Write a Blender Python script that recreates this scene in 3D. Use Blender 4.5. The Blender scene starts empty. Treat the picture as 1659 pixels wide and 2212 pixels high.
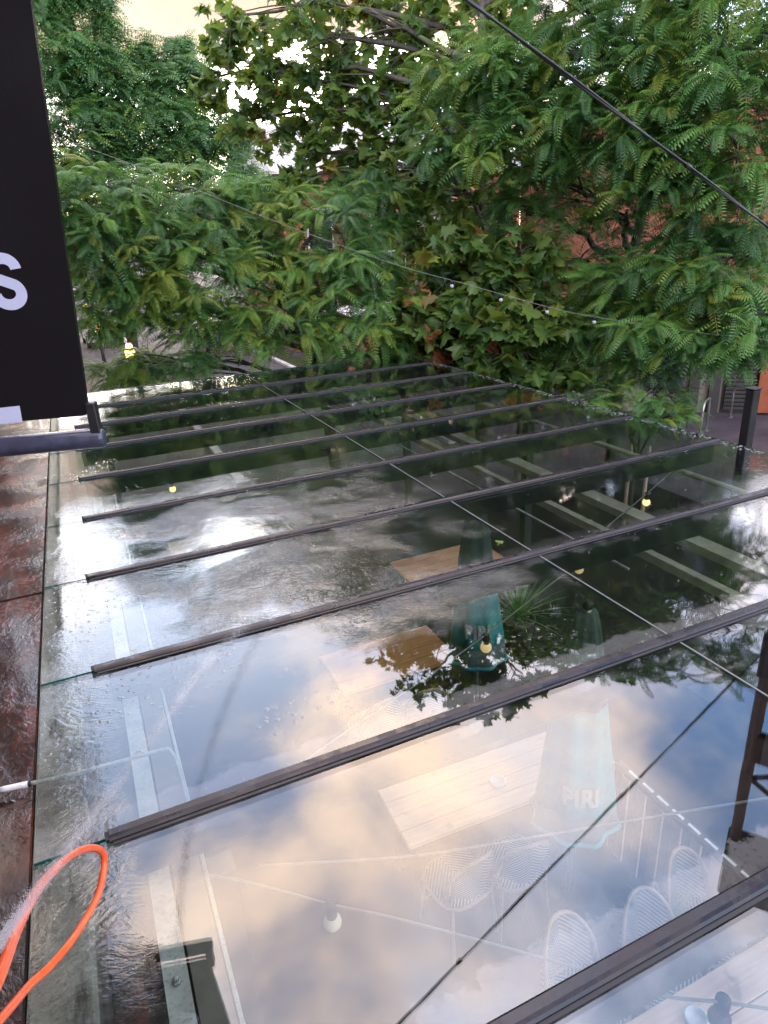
import bpy, math, random
import numpy as np
from mathutils import Vector, Matrix
random.seed(7); rng = np.random.default_rng(7)
R = math.radians
sc = bpy.context.scene
COL = sc.collection

# ------------------------------------------------------------------ camera
CZ = 4.45; GZ = 2.75                      # eye height, glass height
yaw, pitch, roll = R(23.28153), R(21.88733), R(-3.13918)
fw = Vector((math.sin(yaw)*math.cos(pitch), math.cos(yaw)*math.cos(pitch), -math.sin(pitch)))
rt = Vector((math.cos(yaw), -math.sin(yaw), 0)); up = rt.cross(fw)
r2 = math.cos(roll)*rt + math.sin(roll)*up; u2 = -math.sin(roll)*rt + math.cos(roll)*up
cam = bpy.data.objects.new('camera', bpy.data.cameras.new('camera')); COL.objects.link(cam)
cam.matrix_world = Matrix(((r2.x, u2.x, -fw.x, 0), (r2.y, u2.y, -fw.y, 0), (r2.z, u2.z, -fw.z, CZ), (0, 0, 0, 1)))
cam.data.sensor_fit = 'VERTICAL'; cam.data.sensor_height = 36; cam.data.lens = 1454.255/2212*36
cam.data.clip_start = 0.05; cam.data.clip_end = 2000
sc.camera = cam
CAMP = Vector((0, 0, CZ)); FPX = 1454.255
def pix(P):
    d = Vector(P)-CAMP; k = d.dot(fw)
    return (829.5+FPX*d.dot(r2)/k, 1106-FPX*d.dot(u2)/k, k)

# ------------------------------------------------------------------ world
SUN_AZ, SUN_EL = R(12), R(7)
w = bpy.data.worlds.new('World'); sc.world = w; w.use_nodes = True
nt = w.node_tree; N = nt.nodes; Lk = nt.links; N.clear()
def nd(nodes, t, **k):
    n = nodes.new(t)
    for a, b in k.items(): setattr(n, a, b)
    return n
out = nd(N, 'ShaderNodeOutputWorld'); bg = nd(N, 'ShaderNodeBackground'); bg.inputs[1].default_value = 0.145
sky = nd(N, 'ShaderNodeTexSky', sky_type='NISHITA', sun_disc=False, sun_elevation=SUN_EL, sun_rotation=SUN_AZ, air_density=1.0, dust_density=0.5, ozone_density=1.5)
tc = nd(N, 'ShaderNodeTexCoord'); sep = nd(N, 'ShaderNodeSeparateXYZ'); Lk.new(tc.outputs['Generated'], sep.inputs[0])
def wm(op, a, b=None, c=None):
    n = nd(N, 'ShaderNodeMath', operation=op)
    for i, v in enumerate((a, b, c)):
        if v is None: continue
        if isinstance(v, (int, float)): n.inputs[i].default_value = v
        else: Lk.new(v, n.inputs[i])
    return n.outputs[0]
zc = wm('ADD', wm('MAXIMUM', sep.outputs[2], 0.0), 0.22)
comb = nd(N, 'ShaderNodeCombineXYZ'); Lk.new(wm('DIVIDE', sep.outputs[0], zc), comb.inputs[0]); Lk.new(wm('DIVIDE', sep.outputs[1], zc), comb.inputs[1])
comb.inputs[2].default_value = 3.7
n1 = nd(N, 'ShaderNodeTexNoise'); n1.inputs['Scale'].default_value = 2.1; n1.inputs['Detail'].default_value = 5; n1.inputs['Roughness'].default_value = 0.52; n1.inputs['Distortion'].default_value = 0.25
Lk.new(comb.outputs[0], n1.inputs['Vector'])
n2 = nd(N, 'ShaderNodeTexNoise'); n2.inputs['Scale'].default_value = 2.6; n2.inputs['Detail'].default_value = 4; n2.inputs['Roughness'].default_value = 0.5
Lk.new(comb.outputs[0], n2.inputs['Vector'])
cm = nd(N, 'ShaderNodeMapRange', interpolation_type='SMOOTHSTEP'); cm.inputs['From Min'].default_value = 0.38; cm.inputs['From Max'].default_value = 0.66
Lk.new(n1.outputs[0], cm.inputs['Value'])
cc = nd(N, 'ShaderNodeValToRGB'); Lk.new(n2.outputs[0], cc.inputs[0])
cc.color_ramp.elements[0].position = 0.38; cc.color_ramp.elements[0].color = (10.5, 11.1, 14.2, 1)
cc.color_ramp.elements[1].position = 0.60; cc.color_ramp.elements[1].color = (21, 15.4, 12.2, 1)
mx = nd(N, 'ShaderNodeMix', data_type='RGBA'); Lk.new(cm.outputs[0], mx.inputs[0])
skm = nd(N, 'ShaderNodeMix', data_type='RGBA', blend_type='MULTIPLY'); skm.inputs[0].default_value = 1
Lk.new(sky.outputs[0], skm.inputs[6]); skm.inputs[7].default_value = (1.95, 2.6, 3.6, 1)
Lk.new(skm.outputs[2], mx.inputs[6]); Lk.new(cc.outputs[0], mx.inputs[7])
# broad sunset glow round the sun's direction (the bright low sky of the photograph)
dotn = nd(N, 'ShaderNodeVectorMath', operation='DOT_PRODUCT'); Lk.new(tc.outputs['Generated'], dotn.inputs[0])
dotn.inputs[1].default_value = (math.sin(SUN_AZ)*math.cos(SUN_EL), math.cos(SUN_AZ)*math.cos(SUN_EL), math.sin(SUN_EL))
gl = wm('POWER', wm('MAXIMUM', dotn.outputs['Value'], 0.0), 7.0)
gm = nd(N, 'ShaderNodeMix', data_type='RGBA', blend_type='ADD'); Lk.new(wm('MULTIPLY', gl, 1.0), gm.inputs[0])
Lk.new(mx.outputs[2], gm.inputs[6]); gm.inputs[7].default_value = (13, 9.6, 6.2, 1)
# peach cloud bank above the sunset, lit from below
bn_ = nd(N, 'ShaderNodeTexNoise'); bn_.inputs['Scale'].default_value = 5.0; bn_.inputs['Detail'].default_value = 4
bsc = nd(N, 'ShaderNodeVectorMath', operation='MULTIPLY'); Lk.new(tc.outputs['Generated'], bsc.inputs[0]); bsc.inputs[1].default_value = (1, 1, 3.5); Lk.new(bsc.outputs[0], bn_.inputs['Vector'])
zb_ = wm('ADD', sep.outputs[2], wm('MULTIPLY', wm('SUBTRACT', bn_.outputs[0], .5), .075))
def wmap(v, a, b, c, d):
    n = nd(N, 'ShaderNodeMapRange', interpolation_type='SMOOTHSTEP'); Lk.new(v, n.inputs['Value'])
    for k, x in (('From Min', a), ('From Max', b), ('To Min', c), ('To Max', d)): n.inputs[k].default_value = x
    return n.outputs[0]
bank = wm('MULTIPLY', wm('MULTIPLY', wmap(zb_, .192, .232, 0, 1), wmap(zb_, .30, .36, 1, 0)), wmap(dotn.outputs['Value'], .80, .93, 0, .96))
bmx = nd(N, 'ShaderNodeMix', data_type='RGBA'); Lk.new(bank, bmx.inputs[0]); Lk.new(gm.outputs[2], bmx.inputs[6]); bmx.inputs[7].default_value = (2.45, 1.58, 1.08, 1)
Lk.new(bmx.outputs[2], bg.inputs[0]); Lk.new(bg.outputs[0], out.inputs[0])

sun = bpy.data.objects.new('sun', bpy.data.lights.new('sun', 'SUN')); COL.objects.link(sun)
sun.data.energy = 0.5; sun.data.angle = R(12); sun.data.color = (1.0, 0.82, 0.62)
sd = Vector((math.sin(SUN_AZ)*math.cos(SUN_EL), math.cos(SUN_AZ)*math.cos(SUN_EL), math.sin(SUN_EL)))
sun.rotation_euler = sd.to_track_quat('Z', 'Y').to_euler()
sc.view_settings.view_transform = 'Standard'; sc.view_settings.look = 'None'; sc.view_settings.gamma = 1
sc.view_settings.use_curve_mapping = False; sc.view_settings.exposure = 1.45
cy = sc.cycles
cy.max_bounces = 8; cy.diffuse_bounces = 3; cy.glossy_bounces = 4; cy.transmission_bounces = 4; cy.transparent_max_bounces = 24
cy.caustics_reflective = False; cy.caustics_refractive = False; cy.sample_clamp_indirect = 6

# ------------------------------------------------------------------ helpers
class MB:
    def __init__(s): s.v = []; s.f = []
    def add(s, v, f):
        b = len(s.v); s.v += [tuple(p) for p in v]; s.f += [tuple(b+i for i in q) for q in f]; return s
    def box(s, lo, hi, M=None, bev=0):
        x0, y0, z0 = lo; x1, y1, z1 = hi
        if bev:
            b = bev; v = []
            for z, k in ((z0, b), (z0+b, 0), (z1-b, 0), (z1, b)):
                for x, y in ((x0+k+(b if not k else 0), y0+k), (x1-k-(b if not k else 0), y0+k), (x1-k, y0+k+(b if not k else 0)), (x1-k, y1-k-(b if not k else 0)), (x1-k-(b if not k else 0), y1-k), (x0+k+(b if not k else 0), y1-k), (x0+k, y1-k-(b if not k else 0)), (x0+k, y0+k+(b if not k else 0))):
                    v.append((x, y, z))
            f = [tuple(range(7, -1, -1)), tuple(range(24, 32))]
            for r in range(3):
                for i in range(8): f.append((r*8+i, r*8+(i+1) % 8, r*8+8+(i+1) % 8, r*8+8+i))
        else:
            v = [(x0, y0, z0), (x1, y0, z0), (x1, y1, z0), (x0, y1, z0), (x0, y0, z1), (x1, y0, z1), (x1, y1, z1), (x0, y1, z1)]
            f = [(3, 2, 1, 0), (4, 5, 6, 7), (0, 1, 5, 4), (1, 2, 6, 5), (2, 3, 7, 6), (3, 0, 4, 7)]
        if M is not None: v = [M @ Vector(p) for p in v]
        return s.add(v, f)
    def prism(s, prof, a, b, axis='x'):
        """extrude a closed profile [(p,q)] from a to b along an axis"""
        n = len(prof)
        def P(t, p, q): return {'x': (t, p, q), 'y': (p, t, q), 'z': (p, q, t)}[axis]
        v = [P(a, *c) for c in prof]+[P(b, *c) for c in prof]
        f = [tuple(range(n-1, -1, -1)), tuple(range(n, 2*n))]+[(i, (i+1) % n, n+(i+1) % n, n+i) for i in range(n)]
        return s.add(v, f)
    def tube(s, pts, rad, n=8, cap=True):
        pts = [Vector(p) for p in pts]
        if isinstance(rad, (int, float)): rad = [rad]*len(pts)
        t0 = (pts[1]-pts[0]).normalized(); nrm = t0.orthogonal().normalized(); v = []
        for i, p in enumerate(pts):
            t = (pts[min(i+1, len(pts)-1)]-pts[max(i-1, 0)]).normalized()
            nrm = (nrm-t*nrm.dot(t)).normalized(); bn = t.cross(nrm)
            for k in range(n):
                a = 2*math.pi*k/n; v.append(p+(nrm*math.cos(a)+bn*math.sin(a))*rad[i])
        f = []
        for i in range(len(pts)-1):
            for k in range(n): f.append((i*n+k, i*n+(k+1) % n, (i+1)*n+(k+1) % n, (i+1)*n+k))
        if cap: f += [tuple(range(n-1, -1, -1)), tuple(range((len(pts)-1)*n, len(pts)*n))]
        return s.add(v, f)
    def lathe(s, prof, c=(0, 0, 0), n=16, fn=None):
        v = []
        for r, z in prof:
            for k in range(n):
                a = 2*math.pi*k/n; q = r*(fn(a, z) if fn else 1); v.append((c[0]+q*math.cos(a), c[1]+q*math.sin(a), c[2]+z))
        f = []
        for i in range(len(prof)-1):
            for k in range(n): f.append((i*n+k, i*n+(k+1) % n, (i+1)*n+(k+1) % n, (i+1)*n+k))
        f += [tuple(range(n-1, -1, -1)), tuple(range((len(prof)-1)*n, len(prof)*n))]
        return s.add(v, f)
    def mesh(s, name, m, smooth=False):
        me = bpy.data.meshes.new(name); me.from_pydata(s.v, [], s.f); me.update()
        if m: me.materials.append(m)
        if smooth: me.polygons.foreach_set('use_smooth', [True]*len(me.polygons))
        return me
    def build(s, name, m, parent=None, smooth=False, M=None):
        return link(name, s.mesh(name, m, smooth), parent, M)
def link(name, data, parent=None, M=None):
    o = bpy.data.objects.new(name, data); COL.objects.link(o)
    if parent is not None: o.parent = parent
    if M is not None: o.matrix_local = M
    return o
def tag(o, label=None, cat=None, group=None, kind=None):
    if label: o['label'] = label
    if cat: o['category'] = cat
    if group: o['group'] = group
    if kind: o['kind'] = kind
    return o
def thing(name, label, cat, loc=(0, 0, 0), rz=0, group=None):
    o = bpy.data.objects.new(name, None); COL.objects.link(o); o.location = loc; o.rotation_euler = (0, 0, rz); o.empty_display_size = .2
    return tag(o, label, cat, group)
def copy_tree(o, parent=None):
    c = o.copy(); COL.objects.link(c)
    if parent is not None: c.parent = parent
    for ch in list(o.children): copy_tree(ch, c)
    return c
def bez(p0, p1, p2, n=8):
    p0, p1, p2 = Vector(p0), Vector(p1), Vector(p2)
    return [p0*(1-t)**2+p1*2*t*(1-t)+p2*t*t for t in [i/(n-1) for i in range(n)]]
def spline(pts, n=8):
    """Catmull-Rom through the points"""
    P = [Vector(p) for p in pts]; P = [P[0]*2-P[1]]+P+[P[-1]*2-P[-2]]; o = []
    for i in range(1, len(P)-2):
        for k in range(n):
            t = k/n; a, b, c, d = P[i-1:i+3]
            o.append(.5*((2*b)+(c-a)*t+(2*a-5*b+4*c-d)*t*t+(3*b-a-3*c+d)*t**3))
    return o+[P[-2]]

# ------------------------------------------------------------------ materials
class MT:
    def __init__(s, name):
        s.m = bpy.data.materials.new(name); s.m.use_nodes = True; s.t = s.m.node_tree; s.N = s.t.nodes; s.N.clear()
        s.out = s.N.new('ShaderNodeOutputMaterial')
    def n(s, t, ins=None, **k):
        x = s.N.new(t)
        for a, b in k.items(): setattr(x, a, b)
        for a, b in (ins or {}).items():
            if hasattr(b, 'is_linked') or isinstance(b, bpy.types.NodeSocket): s.t.links.new(b, x.inputs[a])
            else: x.inputs[a].default_value = b
        return x
    def math(s, op, a, b=0.0, c=0.0, clamp=False): return s.n('ShaderNodeMath', {0: a, 1: b, 2: c}, operation=op, use_clamp=clamp).outputs[0]
    def noise(s, vec, scale, detail=4, rough=.5, dist=0): return s.n('ShaderNodeTexNoise', {'Vector': vec, 'Scale': scale, 'Detail': detail, 'Roughness': rough, 'Distortion': dist}).outputs[0]
    def ramp(s, fac, *els):
        r = s.n('ShaderNodeValToRGB', {0: fac}); e = r.color_ramp.elements
        while len(e) < len(els): e.new(.5)
        for i, (p, c) in enumerate(els): e[i].position = p; e[i].color = (*c, 1) if len(c) == 3 else c
        return r.outputs[0]
    def mapr(s, v, a, b, c=0.0, d=1.0, smooth=True): return s.n('ShaderNodeMapRange', {'Value': v, 'From Min': a, 'From Max': b, 'To Min': c, 'To Max': d}, interpolation_type='SMOOTHSTEP' if smooth else 'LINEAR').outputs[0]
    def mixc(s, f, a, b): return s.n('ShaderNodeMix', {0: f, 6: a, 7: b}, data_type='RGBA').outputs[2]
    def pos(s): return s.n('ShaderNodeNewGeometry').outputs['Position']
    def obj(s): return s.n('ShaderNodeTexCoord').outputs['Object']
    def scale(s, v, k): return s.n('ShaderNodeVectorMath', {0: v, 1: k}, operation='MULTIPLY').outputs[0]
    def bump(s, h, strength=.3, dist=.01, normal=None):
        i = {'Height': h, 'Strength': strength, 'Distance': dist}
        if normal is not None: i['Normal'] = normal
        return s.n('ShaderNodeBump', i).outputs[0]
    def bsdf(s, **k):
        ren = {'col': 'Base Color', 'rough': 'Roughness', 'metal': 'Metallic', 'norm': 'Normal', 'spec': 'Specular IOR Level', 'coat': 'Coat Weight', 'emit': 'Emission Color', 'estr': 'Emission Strength'}
        i = {}
        for a, b in k.items():
            if a in ('col', 'emit') and isinstance(b, tuple) and len(b) == 3: b = (*b, 1)
            i[ren[a]] = b
        return s.n('ShaderNodeBsdfPrincipled', i).outputs[0]
    def done(s, sh): s.t.links.new(sh, s.out.inputs[0]); return s.m

def plain(name, col, rough=.5, metal=0, var=.18, scale=14, bump=.15, spec=.5):
    t = MT(name); v = t.obj(); n = t.noise(v, scale, 5, .6); f = t.mapr(n, .3, .7)
    c = t.mixc(f, tuple(x*(1-var) for x in col)+(1,), tuple(min(1, x*(1+var)) for x in col)+(1,))
    return t.done(t.bsdf(col=c, rough=t.mapr(n, .3, .7, max(.03, rough-.08), rough+.08), metal=metal, norm=t.bump(t.noise(v, scale*5, 3), bump, .002), spec=spec))

# wet glass: thin-pane reflection (Schlick) over tinted see-through glass; water film = ripples on the top face
XL, XR, XM, Y0, SP = -.4294, 4.7938, 2.1556, .82551, 1.009686
def make_glass():
    t = MT('wet_glass'); p = t.pos(); sx = t.n('ShaderNodeSeparateXYZ', {0: p}); X, Y, Z = sx.outputs
    # where water runs: beyond the nearest panes, mostly on the left and centre
    big = t.noise(p, .85, 3, .5)
    edge = t.math('ADD', Y, t.math('MULTIPLY', big, 1.7)); edge = t.math('ADD', edge, t.math('MULTIPLY', X, .30))
    run = t.mapr(edge, 3.55, 4.15)
    far = t.mapr(Y, 4.3, 5.7, 1.0, .10)
    leftband = t.mapr(t.math('ADD', X, t.math('MULTIPLY', t.noise(p, 5, 3), .16)), -.14, -.02, 1.0, 0.0)
    patch = t.mapr(t.noise(p, 2.3, 2), .42, .62)
    amp = t.math('MULTIPLY', t.math('MULTIPLY', run, far), t.math('ADD', t.math('MULTIPLY', patch, .9), .12))
    amp = t.math('MULTIPLY', t.math('MULTIPLY', amp, t.mapr(X, 1.5, 2.8, 1.0, .06)), t.mapr(X, -.1, .1, .12, 1.0))
    amp = t.math('MAXIMUM', amp, t.math('MULTIPLY', leftband, t.mapr(Y, 2.4, 3.4, .18, .015)))
    warp = t.n('ShaderNodeVectorMath', {0: p, 1: t.n('ShaderNodeVectorMath', {0: t.n('ShaderNodeTexNoise', {'Vector': p, 'Scale': 1.6, 'Detail': 2}).outputs['Color'], 1: (.55, .55, 0)}, operation='MULTIPLY').outputs[0]}, operation='ADD').outputs[0]
    h1 = t.noise(t.scale(warp, (1.0, 1.9, 1)), 17, 3, .55, 1.2)
    h2 = t.noise(t.scale(warp, (1.0, 2.4, 1)), 60, 2, .5, .8)
    hh = t.math('ADD', t.math('MULTIPLY', h1, 1.0), t.math('MULTIPLY', h2, .22))
    slow = t.noise(p, 3.0, 2)
    drops = t.n('ShaderNodeTexVoronoi', {'Vector': p, 'Scale': 26.0, 'Randomness': 1.0}).outputs['Distance']
    dmask = t.math('MULTIPLY', t.mapr(t.noise(p, 1.7, 3), .48, .62), t.mapr(Y, 1.9, 2.4))
    dh = t.math('MULTIPLY', t.mapr(drops, .12, .30, 1.0, 0.0), dmask)
    height = t.math('ADD', t.math('MULTIPLY', hh, amp), t.math('MULTIPLY', slow, .03))
    height = t.math('ADD', height, t.math('MULTIPLY', dh, .10))
    nrm = t.bump(height, 1.0, .0085)
    fac = t.n('ShaderNodeLayerWeight', {'Blend': .5, 'Normal': nrm}).outputs['Facing']
    fr = t.math('ADD', t.math('MULTIPLY', t.math('POWER', fac, 5.0), .92), .074, clamp=True)
    # dried film and grit beside the cap strips
    d = t.math('MULTIPLY', t.math('FRACT', t.math('DIVIDE', t.math('SUBTRACT', Y, Y0), SP)), SP)
    jag = t.math('SUBTRACT', d, t.math('MULTIPLY', t.noise(p, 13, 6, .7), .22))
    film = t.mapr(jag, .015, .022, 1.0, 0.0)
    d2 = t.math('SUBTRACT', SP, d); jag2 = t.math('SUBTRACT', d2, t.math('MULTIPLY', t.noise(p, 9, 6, .75), .20)); film2 = t.mapr(jag2, .0, .008, 1.0, 0.0)
    film = t.math('MAXIMUM', film, t.math('MULTIPLY', film2, t.mapr(t.noise(p, 4, 2), .45, .6)))
    speck = t.mapr(t.noise(p, 75, 3, .6), .60, .64, 1.0, .25)
    film = t.math('MULTIPLY', t.math('MULTIPLY', film, speck), t.mapr(Y, 2.5, 3.1, .10, .004))
    gloss = t.n('ShaderNodeBsdfGlossy', {'Color': (.97, .98, 1, 1), 'Roughness': .008, 'Normal': nrm}).outputs[0]
    tr = t.n('ShaderNodeBsdfTransparent', {'Color': (.755, .80, .78, 1)}).outputs[0]
    df = t.n('ShaderNodeBsdfDiffuse', {'Color': (.50, .50, .50, 1)}).outputs[0]
    base = t.n('ShaderNodeMixShader', {0: film, 1: tr, 2: df}).outputs[0]
    return t.done(t.n('ShaderNodeMixShader', {0: fr, 1: base, 2: gloss}).outputs[0])
M_glass = make_glass()
def make_glass_edge():
    t = MT('glass_edge_green')
    return t.done(t.bsdf(col=(.01, .10, .075), rough=.12, norm=t.bump(t.noise(t.pos(), 60), .2, .002)))
M_gedge = make_glass_edge()
def make_drop():
    t = MT('water_bead'); fac = t.n('ShaderNodeLayerWeight', {'Blend': .5}).outputs['Facing']
    fr = t.math('ADD', t.math('MULTIPLY', t.math('POWER', fac, 3.0), .9), .10, clamp=True)
    return t.done(t.n('ShaderNodeMixShader', {0: fr, 1: t.n('ShaderNodeBsdfTransparent', {'Color': (.93, .96, .95, 1)}).outputs[0], 2: t.n('ShaderNodeBsdfGlossy', {'Roughness': .02}).outputs[0]}).outputs[0])
M_drop = make_drop()

def make_cap():
    t = MT('cap_strip_brown'); p = t.pos(); n = t.noise(t.scale(p, (.35, 1, 1)), 22, 5, .65)
    c = t.ramp(n, (.3, (.010, .008, .010)), (.7, (.024, .019, .021)))
    wet = t.mapr(t.noise(p, 7, 4, .6), .42, .58)
    return t.done(t.bsdf(col=c, rough=t.mapr(wet, 0, 1, .42, .18), spec=.4, norm=t.bump(t.noise(p, 34, 3, .6), .3, .002)))
M_cap = make_cap()
M_sil = plain('grey_silicone', (.14, .145, .145), .4)
M_black = plain('black_rubber', (.012, .012, .013), .45)
M_rafter = plain('dark_steel', (.02, .021, .023), .5)
def make_white_steel(name, col):
    t = MT(name); p = t.pos(); n = t.noise(p, 9, 6, .65); sp = t.mapr(t.noise(p, 85, 3, .7), .52, .66)
    c = t.mixc(t.mapr(n, .35, .7), (*col, 1), tuple(x*.72 for x in col)+(1,))
    c = t.mixc(t.math('MULTIPLY', sp, .45), c, (.16, .15, .12, 1))
    return t.done(t.bsdf(col=c, rough=.55, norm=t.bump(n, .2, .003)))
M_wsteel = make_white_steel('weathered_white_paint', (.52, .53, .50))
M_gsteel = make_white_steel('weathered_grey_paint', (.17, .155, .13))
M_cream = make_white_steel('cream_beam_paint', (.42, .39, .31))
def make_concrete():
    t = MT('wet_concrete'); p = t.pos(); n = t.noise(p, 3.2, 7, .62); f = t.noise(p, 60, 4, .7); st = t.noise(t.scale(p, (5, .8, 1)), 3, 5, .6)
    c = t.ramp(n, (.3, (.12, .105, .085)), (.5, (.32, .285, .24)), (.72, (.52, .49, .45)))
    c = t.mixc(t.mapr(st, .5, .68), c, (.07, .06, .045, 1)); c = t.mixc(t.math('MULTIPLY', t.mapr(f, .5, .7), .5), c, (.05, .046, .04, 1))
    return t.done(t.bsdf(col=c, rough=.42, norm=t.bump(f, .35, .006)))
M_conc = make_concrete()
def make_gutter():
    t = MT('mossy_gutter'); p = t.pos(); n = t.noise(p, 8, 7, .65)
    c = t.ramp(n, (.35, (.006, .007, .006)), (.6, (.02, .022, .015)), (.78, (.07, .055, .03)))
    return t.done(t.bsdf(col=c, rough=.35, norm=t.bump(n, .6, .012)))
M_gut = make_gutter()
def make_roof():
    t = MT('wet_brown_roof'); p = t.pos(); n = t.noise(t.scale(p, (2.2, 1, 1)), 2.2, 6, .62); n2 = t.noise(p, 30, 4, .6)
    c = t.ramp(n, (.32, (.008, .005, .004)), (.48, (.026, .010, .007)), (.60, (.115, .028, .015)), (.78, (.15, .060, .040)))
    c = t.mixc(t.math('MULTIPLY', t.mapr(n2, .5, .68), .55), c, (.03, .012, .009, 1))
    wet = t.mapr(t.noise(p, 1.7, 4), .36, .52)
    hgt = t.math('ADD', t.math('MULTIPLY', t.noise(t.scale(p, (1.3, 1, 1)), 22, 4, .6, 1.5), .9), t.math('MULTIPLY', n2, .3))
    return t.done(t.bsdf(col=c, rough=t.mapr(wet, 0, 1, .30, .05), spec=.65, norm=t.bump(t.math('MULTIPLY', hgt, t.mapr(t.noise(p, 2.6, 3), .4, .62, .25, 1.0)), .6, .007), coat=t.mapr(wet, 0, 1, 0, .3)))
M_roof = make_roof()
def make_ground(name, c0, c1, rough=.7, sc_=1.2):
    t = MT(name); p = t.pos(); n = t.noise(p, sc_, 7, .6); f = t.noise(p, 70, 4, .7)
    c = t.ramp(n, (.3, c0), (.7, c1)); c = t.mixc(t.math('MULTIPLY', t.mapr(f, .45, .7), .4), c, tuple(x*.5 for x in c0)+(1,))
    wet = t.mapr(t.noise(p, .5, 4), .45, .6)
    return t.done(t.bsdf(col=c, rough=t.mapr(wet, 0, 1, .9, .8), spec=.06, norm=t.bump(f, .4, .006)))
M_plaza = make_ground('plaza_asphalt', (.055, .046, .055), (.105, .09, .10))
M_road = make_ground('road_asphalt', (.075, .07, .075), (.12, .112, .118))
M_path = make_ground('paved_path', (.10, .088, .09), (.17, .15, .15))
M_soil = make_ground('grass_verge', (.03, .045, .015), (.06, .075, .03), .8, 3)
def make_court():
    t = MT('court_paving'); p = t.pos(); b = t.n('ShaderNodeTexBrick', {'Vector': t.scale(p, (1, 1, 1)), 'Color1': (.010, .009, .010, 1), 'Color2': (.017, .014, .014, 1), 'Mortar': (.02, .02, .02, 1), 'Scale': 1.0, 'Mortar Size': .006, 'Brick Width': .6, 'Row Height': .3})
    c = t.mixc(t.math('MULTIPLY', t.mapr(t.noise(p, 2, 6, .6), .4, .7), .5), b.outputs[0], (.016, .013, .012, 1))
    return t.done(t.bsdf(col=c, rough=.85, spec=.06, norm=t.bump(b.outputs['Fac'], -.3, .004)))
M_court = make_court()
def make_brick(name, a, b):
    t = MT(name); oi = t.n('ShaderNodeObjectInfo').outputs['Random']; p = t.pos()
    cell = t.n('ShaderNodeTexWhiteNoise', {'Vector': t.n('ShaderNodeVectorMath', {0: p, 1: (.23, .23, .086)}, operation='SNAP').outputs[0]}).outputs['Value']
    c = t.mixc(cell, (*a, 1), (*b, 1)); c = t.mixc(t.math('MULTIPLY', t.mapr(t.noise(p, 40, 5, .7), .45, .7), .4), c, tuple(x*.6 for x in a)+(1,))
    return t.done(t.bsdf(col=c, rough=.8, norm=t.bump(t.noise(p, 90, 3), .4, .004)))
M_brick = make_brick('orange_brick', (.36, .115, .065), (.46, .16, .09))
M_brickd = make_brick('brown_brick', (.10, .06, .045), (.15, .09, .065))
M_mortar = plain('mortar', (.30, .24, .20), .9, scale=20)
M_render_ = plain('pale_render', (.50, .49, .48), .8, scale=3)
M_beige = plain('beige_render', (.24, .21, .17), .8, scale=3)
M_whitep = plain('white_paint', (.72, .72, .72), .45, var=.06)
M_rooft = plain('grey_roof_sheet', (.30, .30, .31), .5, scale=4)
M_orange = plain('orange_panel', (.26, .065, .02), .45, scale=4)
M_shut = plain('dark_shutter', (.035, .028, .025), .5, scale=6)
M_pane = plain('window_pane_dark', (.02, .025, .03), .06, scale=2, bump=0)
M_steel = plain('galvanised_steel', (.42, .42, .41), .35, metal=.8, scale=20)
M_post = plain('black_post_paint', (.012, .012, .014), .4, scale=10)
def make_bark(name, a, b):
    t = MT(name); p = t.obj(); n = t.noise(t.scale(p, (1, 1, .3)), 18, 6, .65)
    return t.done(t.bsdf(col=t.ramp(n, (.3, a), (.7, b)), rough=.75, norm=t.bump(n, .6, .012)))
M_bark = make_bark('locust_bark', (.018, .016, .013), (.055, .048, .038))
M_barkp = make_bark('plane_bark', (.05, .042, .03), (.13, .11, .08))
def make_leaf(name, els, trans, tw=.36):
    t = MT(name); a = t.n('ShaderNodeAttribute', {}, attribute_name='tint').outputs['Fac']
    c = t.ramp(a, *els); n = t.noise(t.pos(), 45, 2)
    c = t.mixc(t.math('MULTIPLY', n, .35), c, (.03, .06, .015, 1))
    pr = t.bsdf(col=c, rough=.36, spec=.45)
    tr = t.n('ShaderNodeBsdfTranslucent', {'Color': t.mixc(.5, c, trans)}).outputs[0]
    return t.done(t.n('ShaderNodeMixShader', {0: tw, 1: pr, 2: tr}).outputs[0])
M_loc = make_leaf('locust_leaflet', [(0, (.040, .115, .042)), (.35, (.085, .215, .066)), (.65, (.130, .315, .075)), (.9, (.235, .44, .072)), (1, (.28, .36, .05))], (.16, .30, .05, 1), .40)
M_pln = make_leaf('plane_leaf_surface', [(0, (.05, .12, .04)), (.4, (.105, .21, .052)), (.75, (.18, .28, .06)), (.93, (.27, .33, .05)), (.96, (.26, .10, .04)), (1, (.30, .07, .04))], (.26, .32, .03, 1), .46)

# ------------------------------------------------------------------ setting: ground, road, paths
def sheet(name, pts, z, m, kind='structure'):
    o = MB().add([(x, y, z) for x, y in pts], [tuple(range(len(pts)))]).build(name, m); return tag(o, kind=kind)
sheet('ground', [(-600, -600), (600, -600), (600, 900), (-600, 900)], 0, M_plaza)
sheet('road', [(2.6, 13.2), (7.4, 13.2), (7.4, 300), (2.6, 300)], .004, M_road)
sheet('footpath', [(-1.2, 12), (2.4, 12), (2.4, 300), (-1.2, 300)], .008, M_path)
sheet('court_floor', [(-.2, -3), (9.2, -3), (9.2, 9.2), (6.5, 10.3), (-.2, 10.3)], .012, M_court)  # court paving; the part past the roof is added to darken the panes
for x0 in (2.4, 7.4):
    kb = MB(); kb.box((x0, 13.2, 0), (x0+.2, 160, .12), bev=.015); tag(kb.build('kerb', M_render_), kind='structure')
sheet('verge', [(7.62, 13.2), (8.6, 13.2), (8.6, 160), (7.62, 160)], .010, M_soil)

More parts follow.
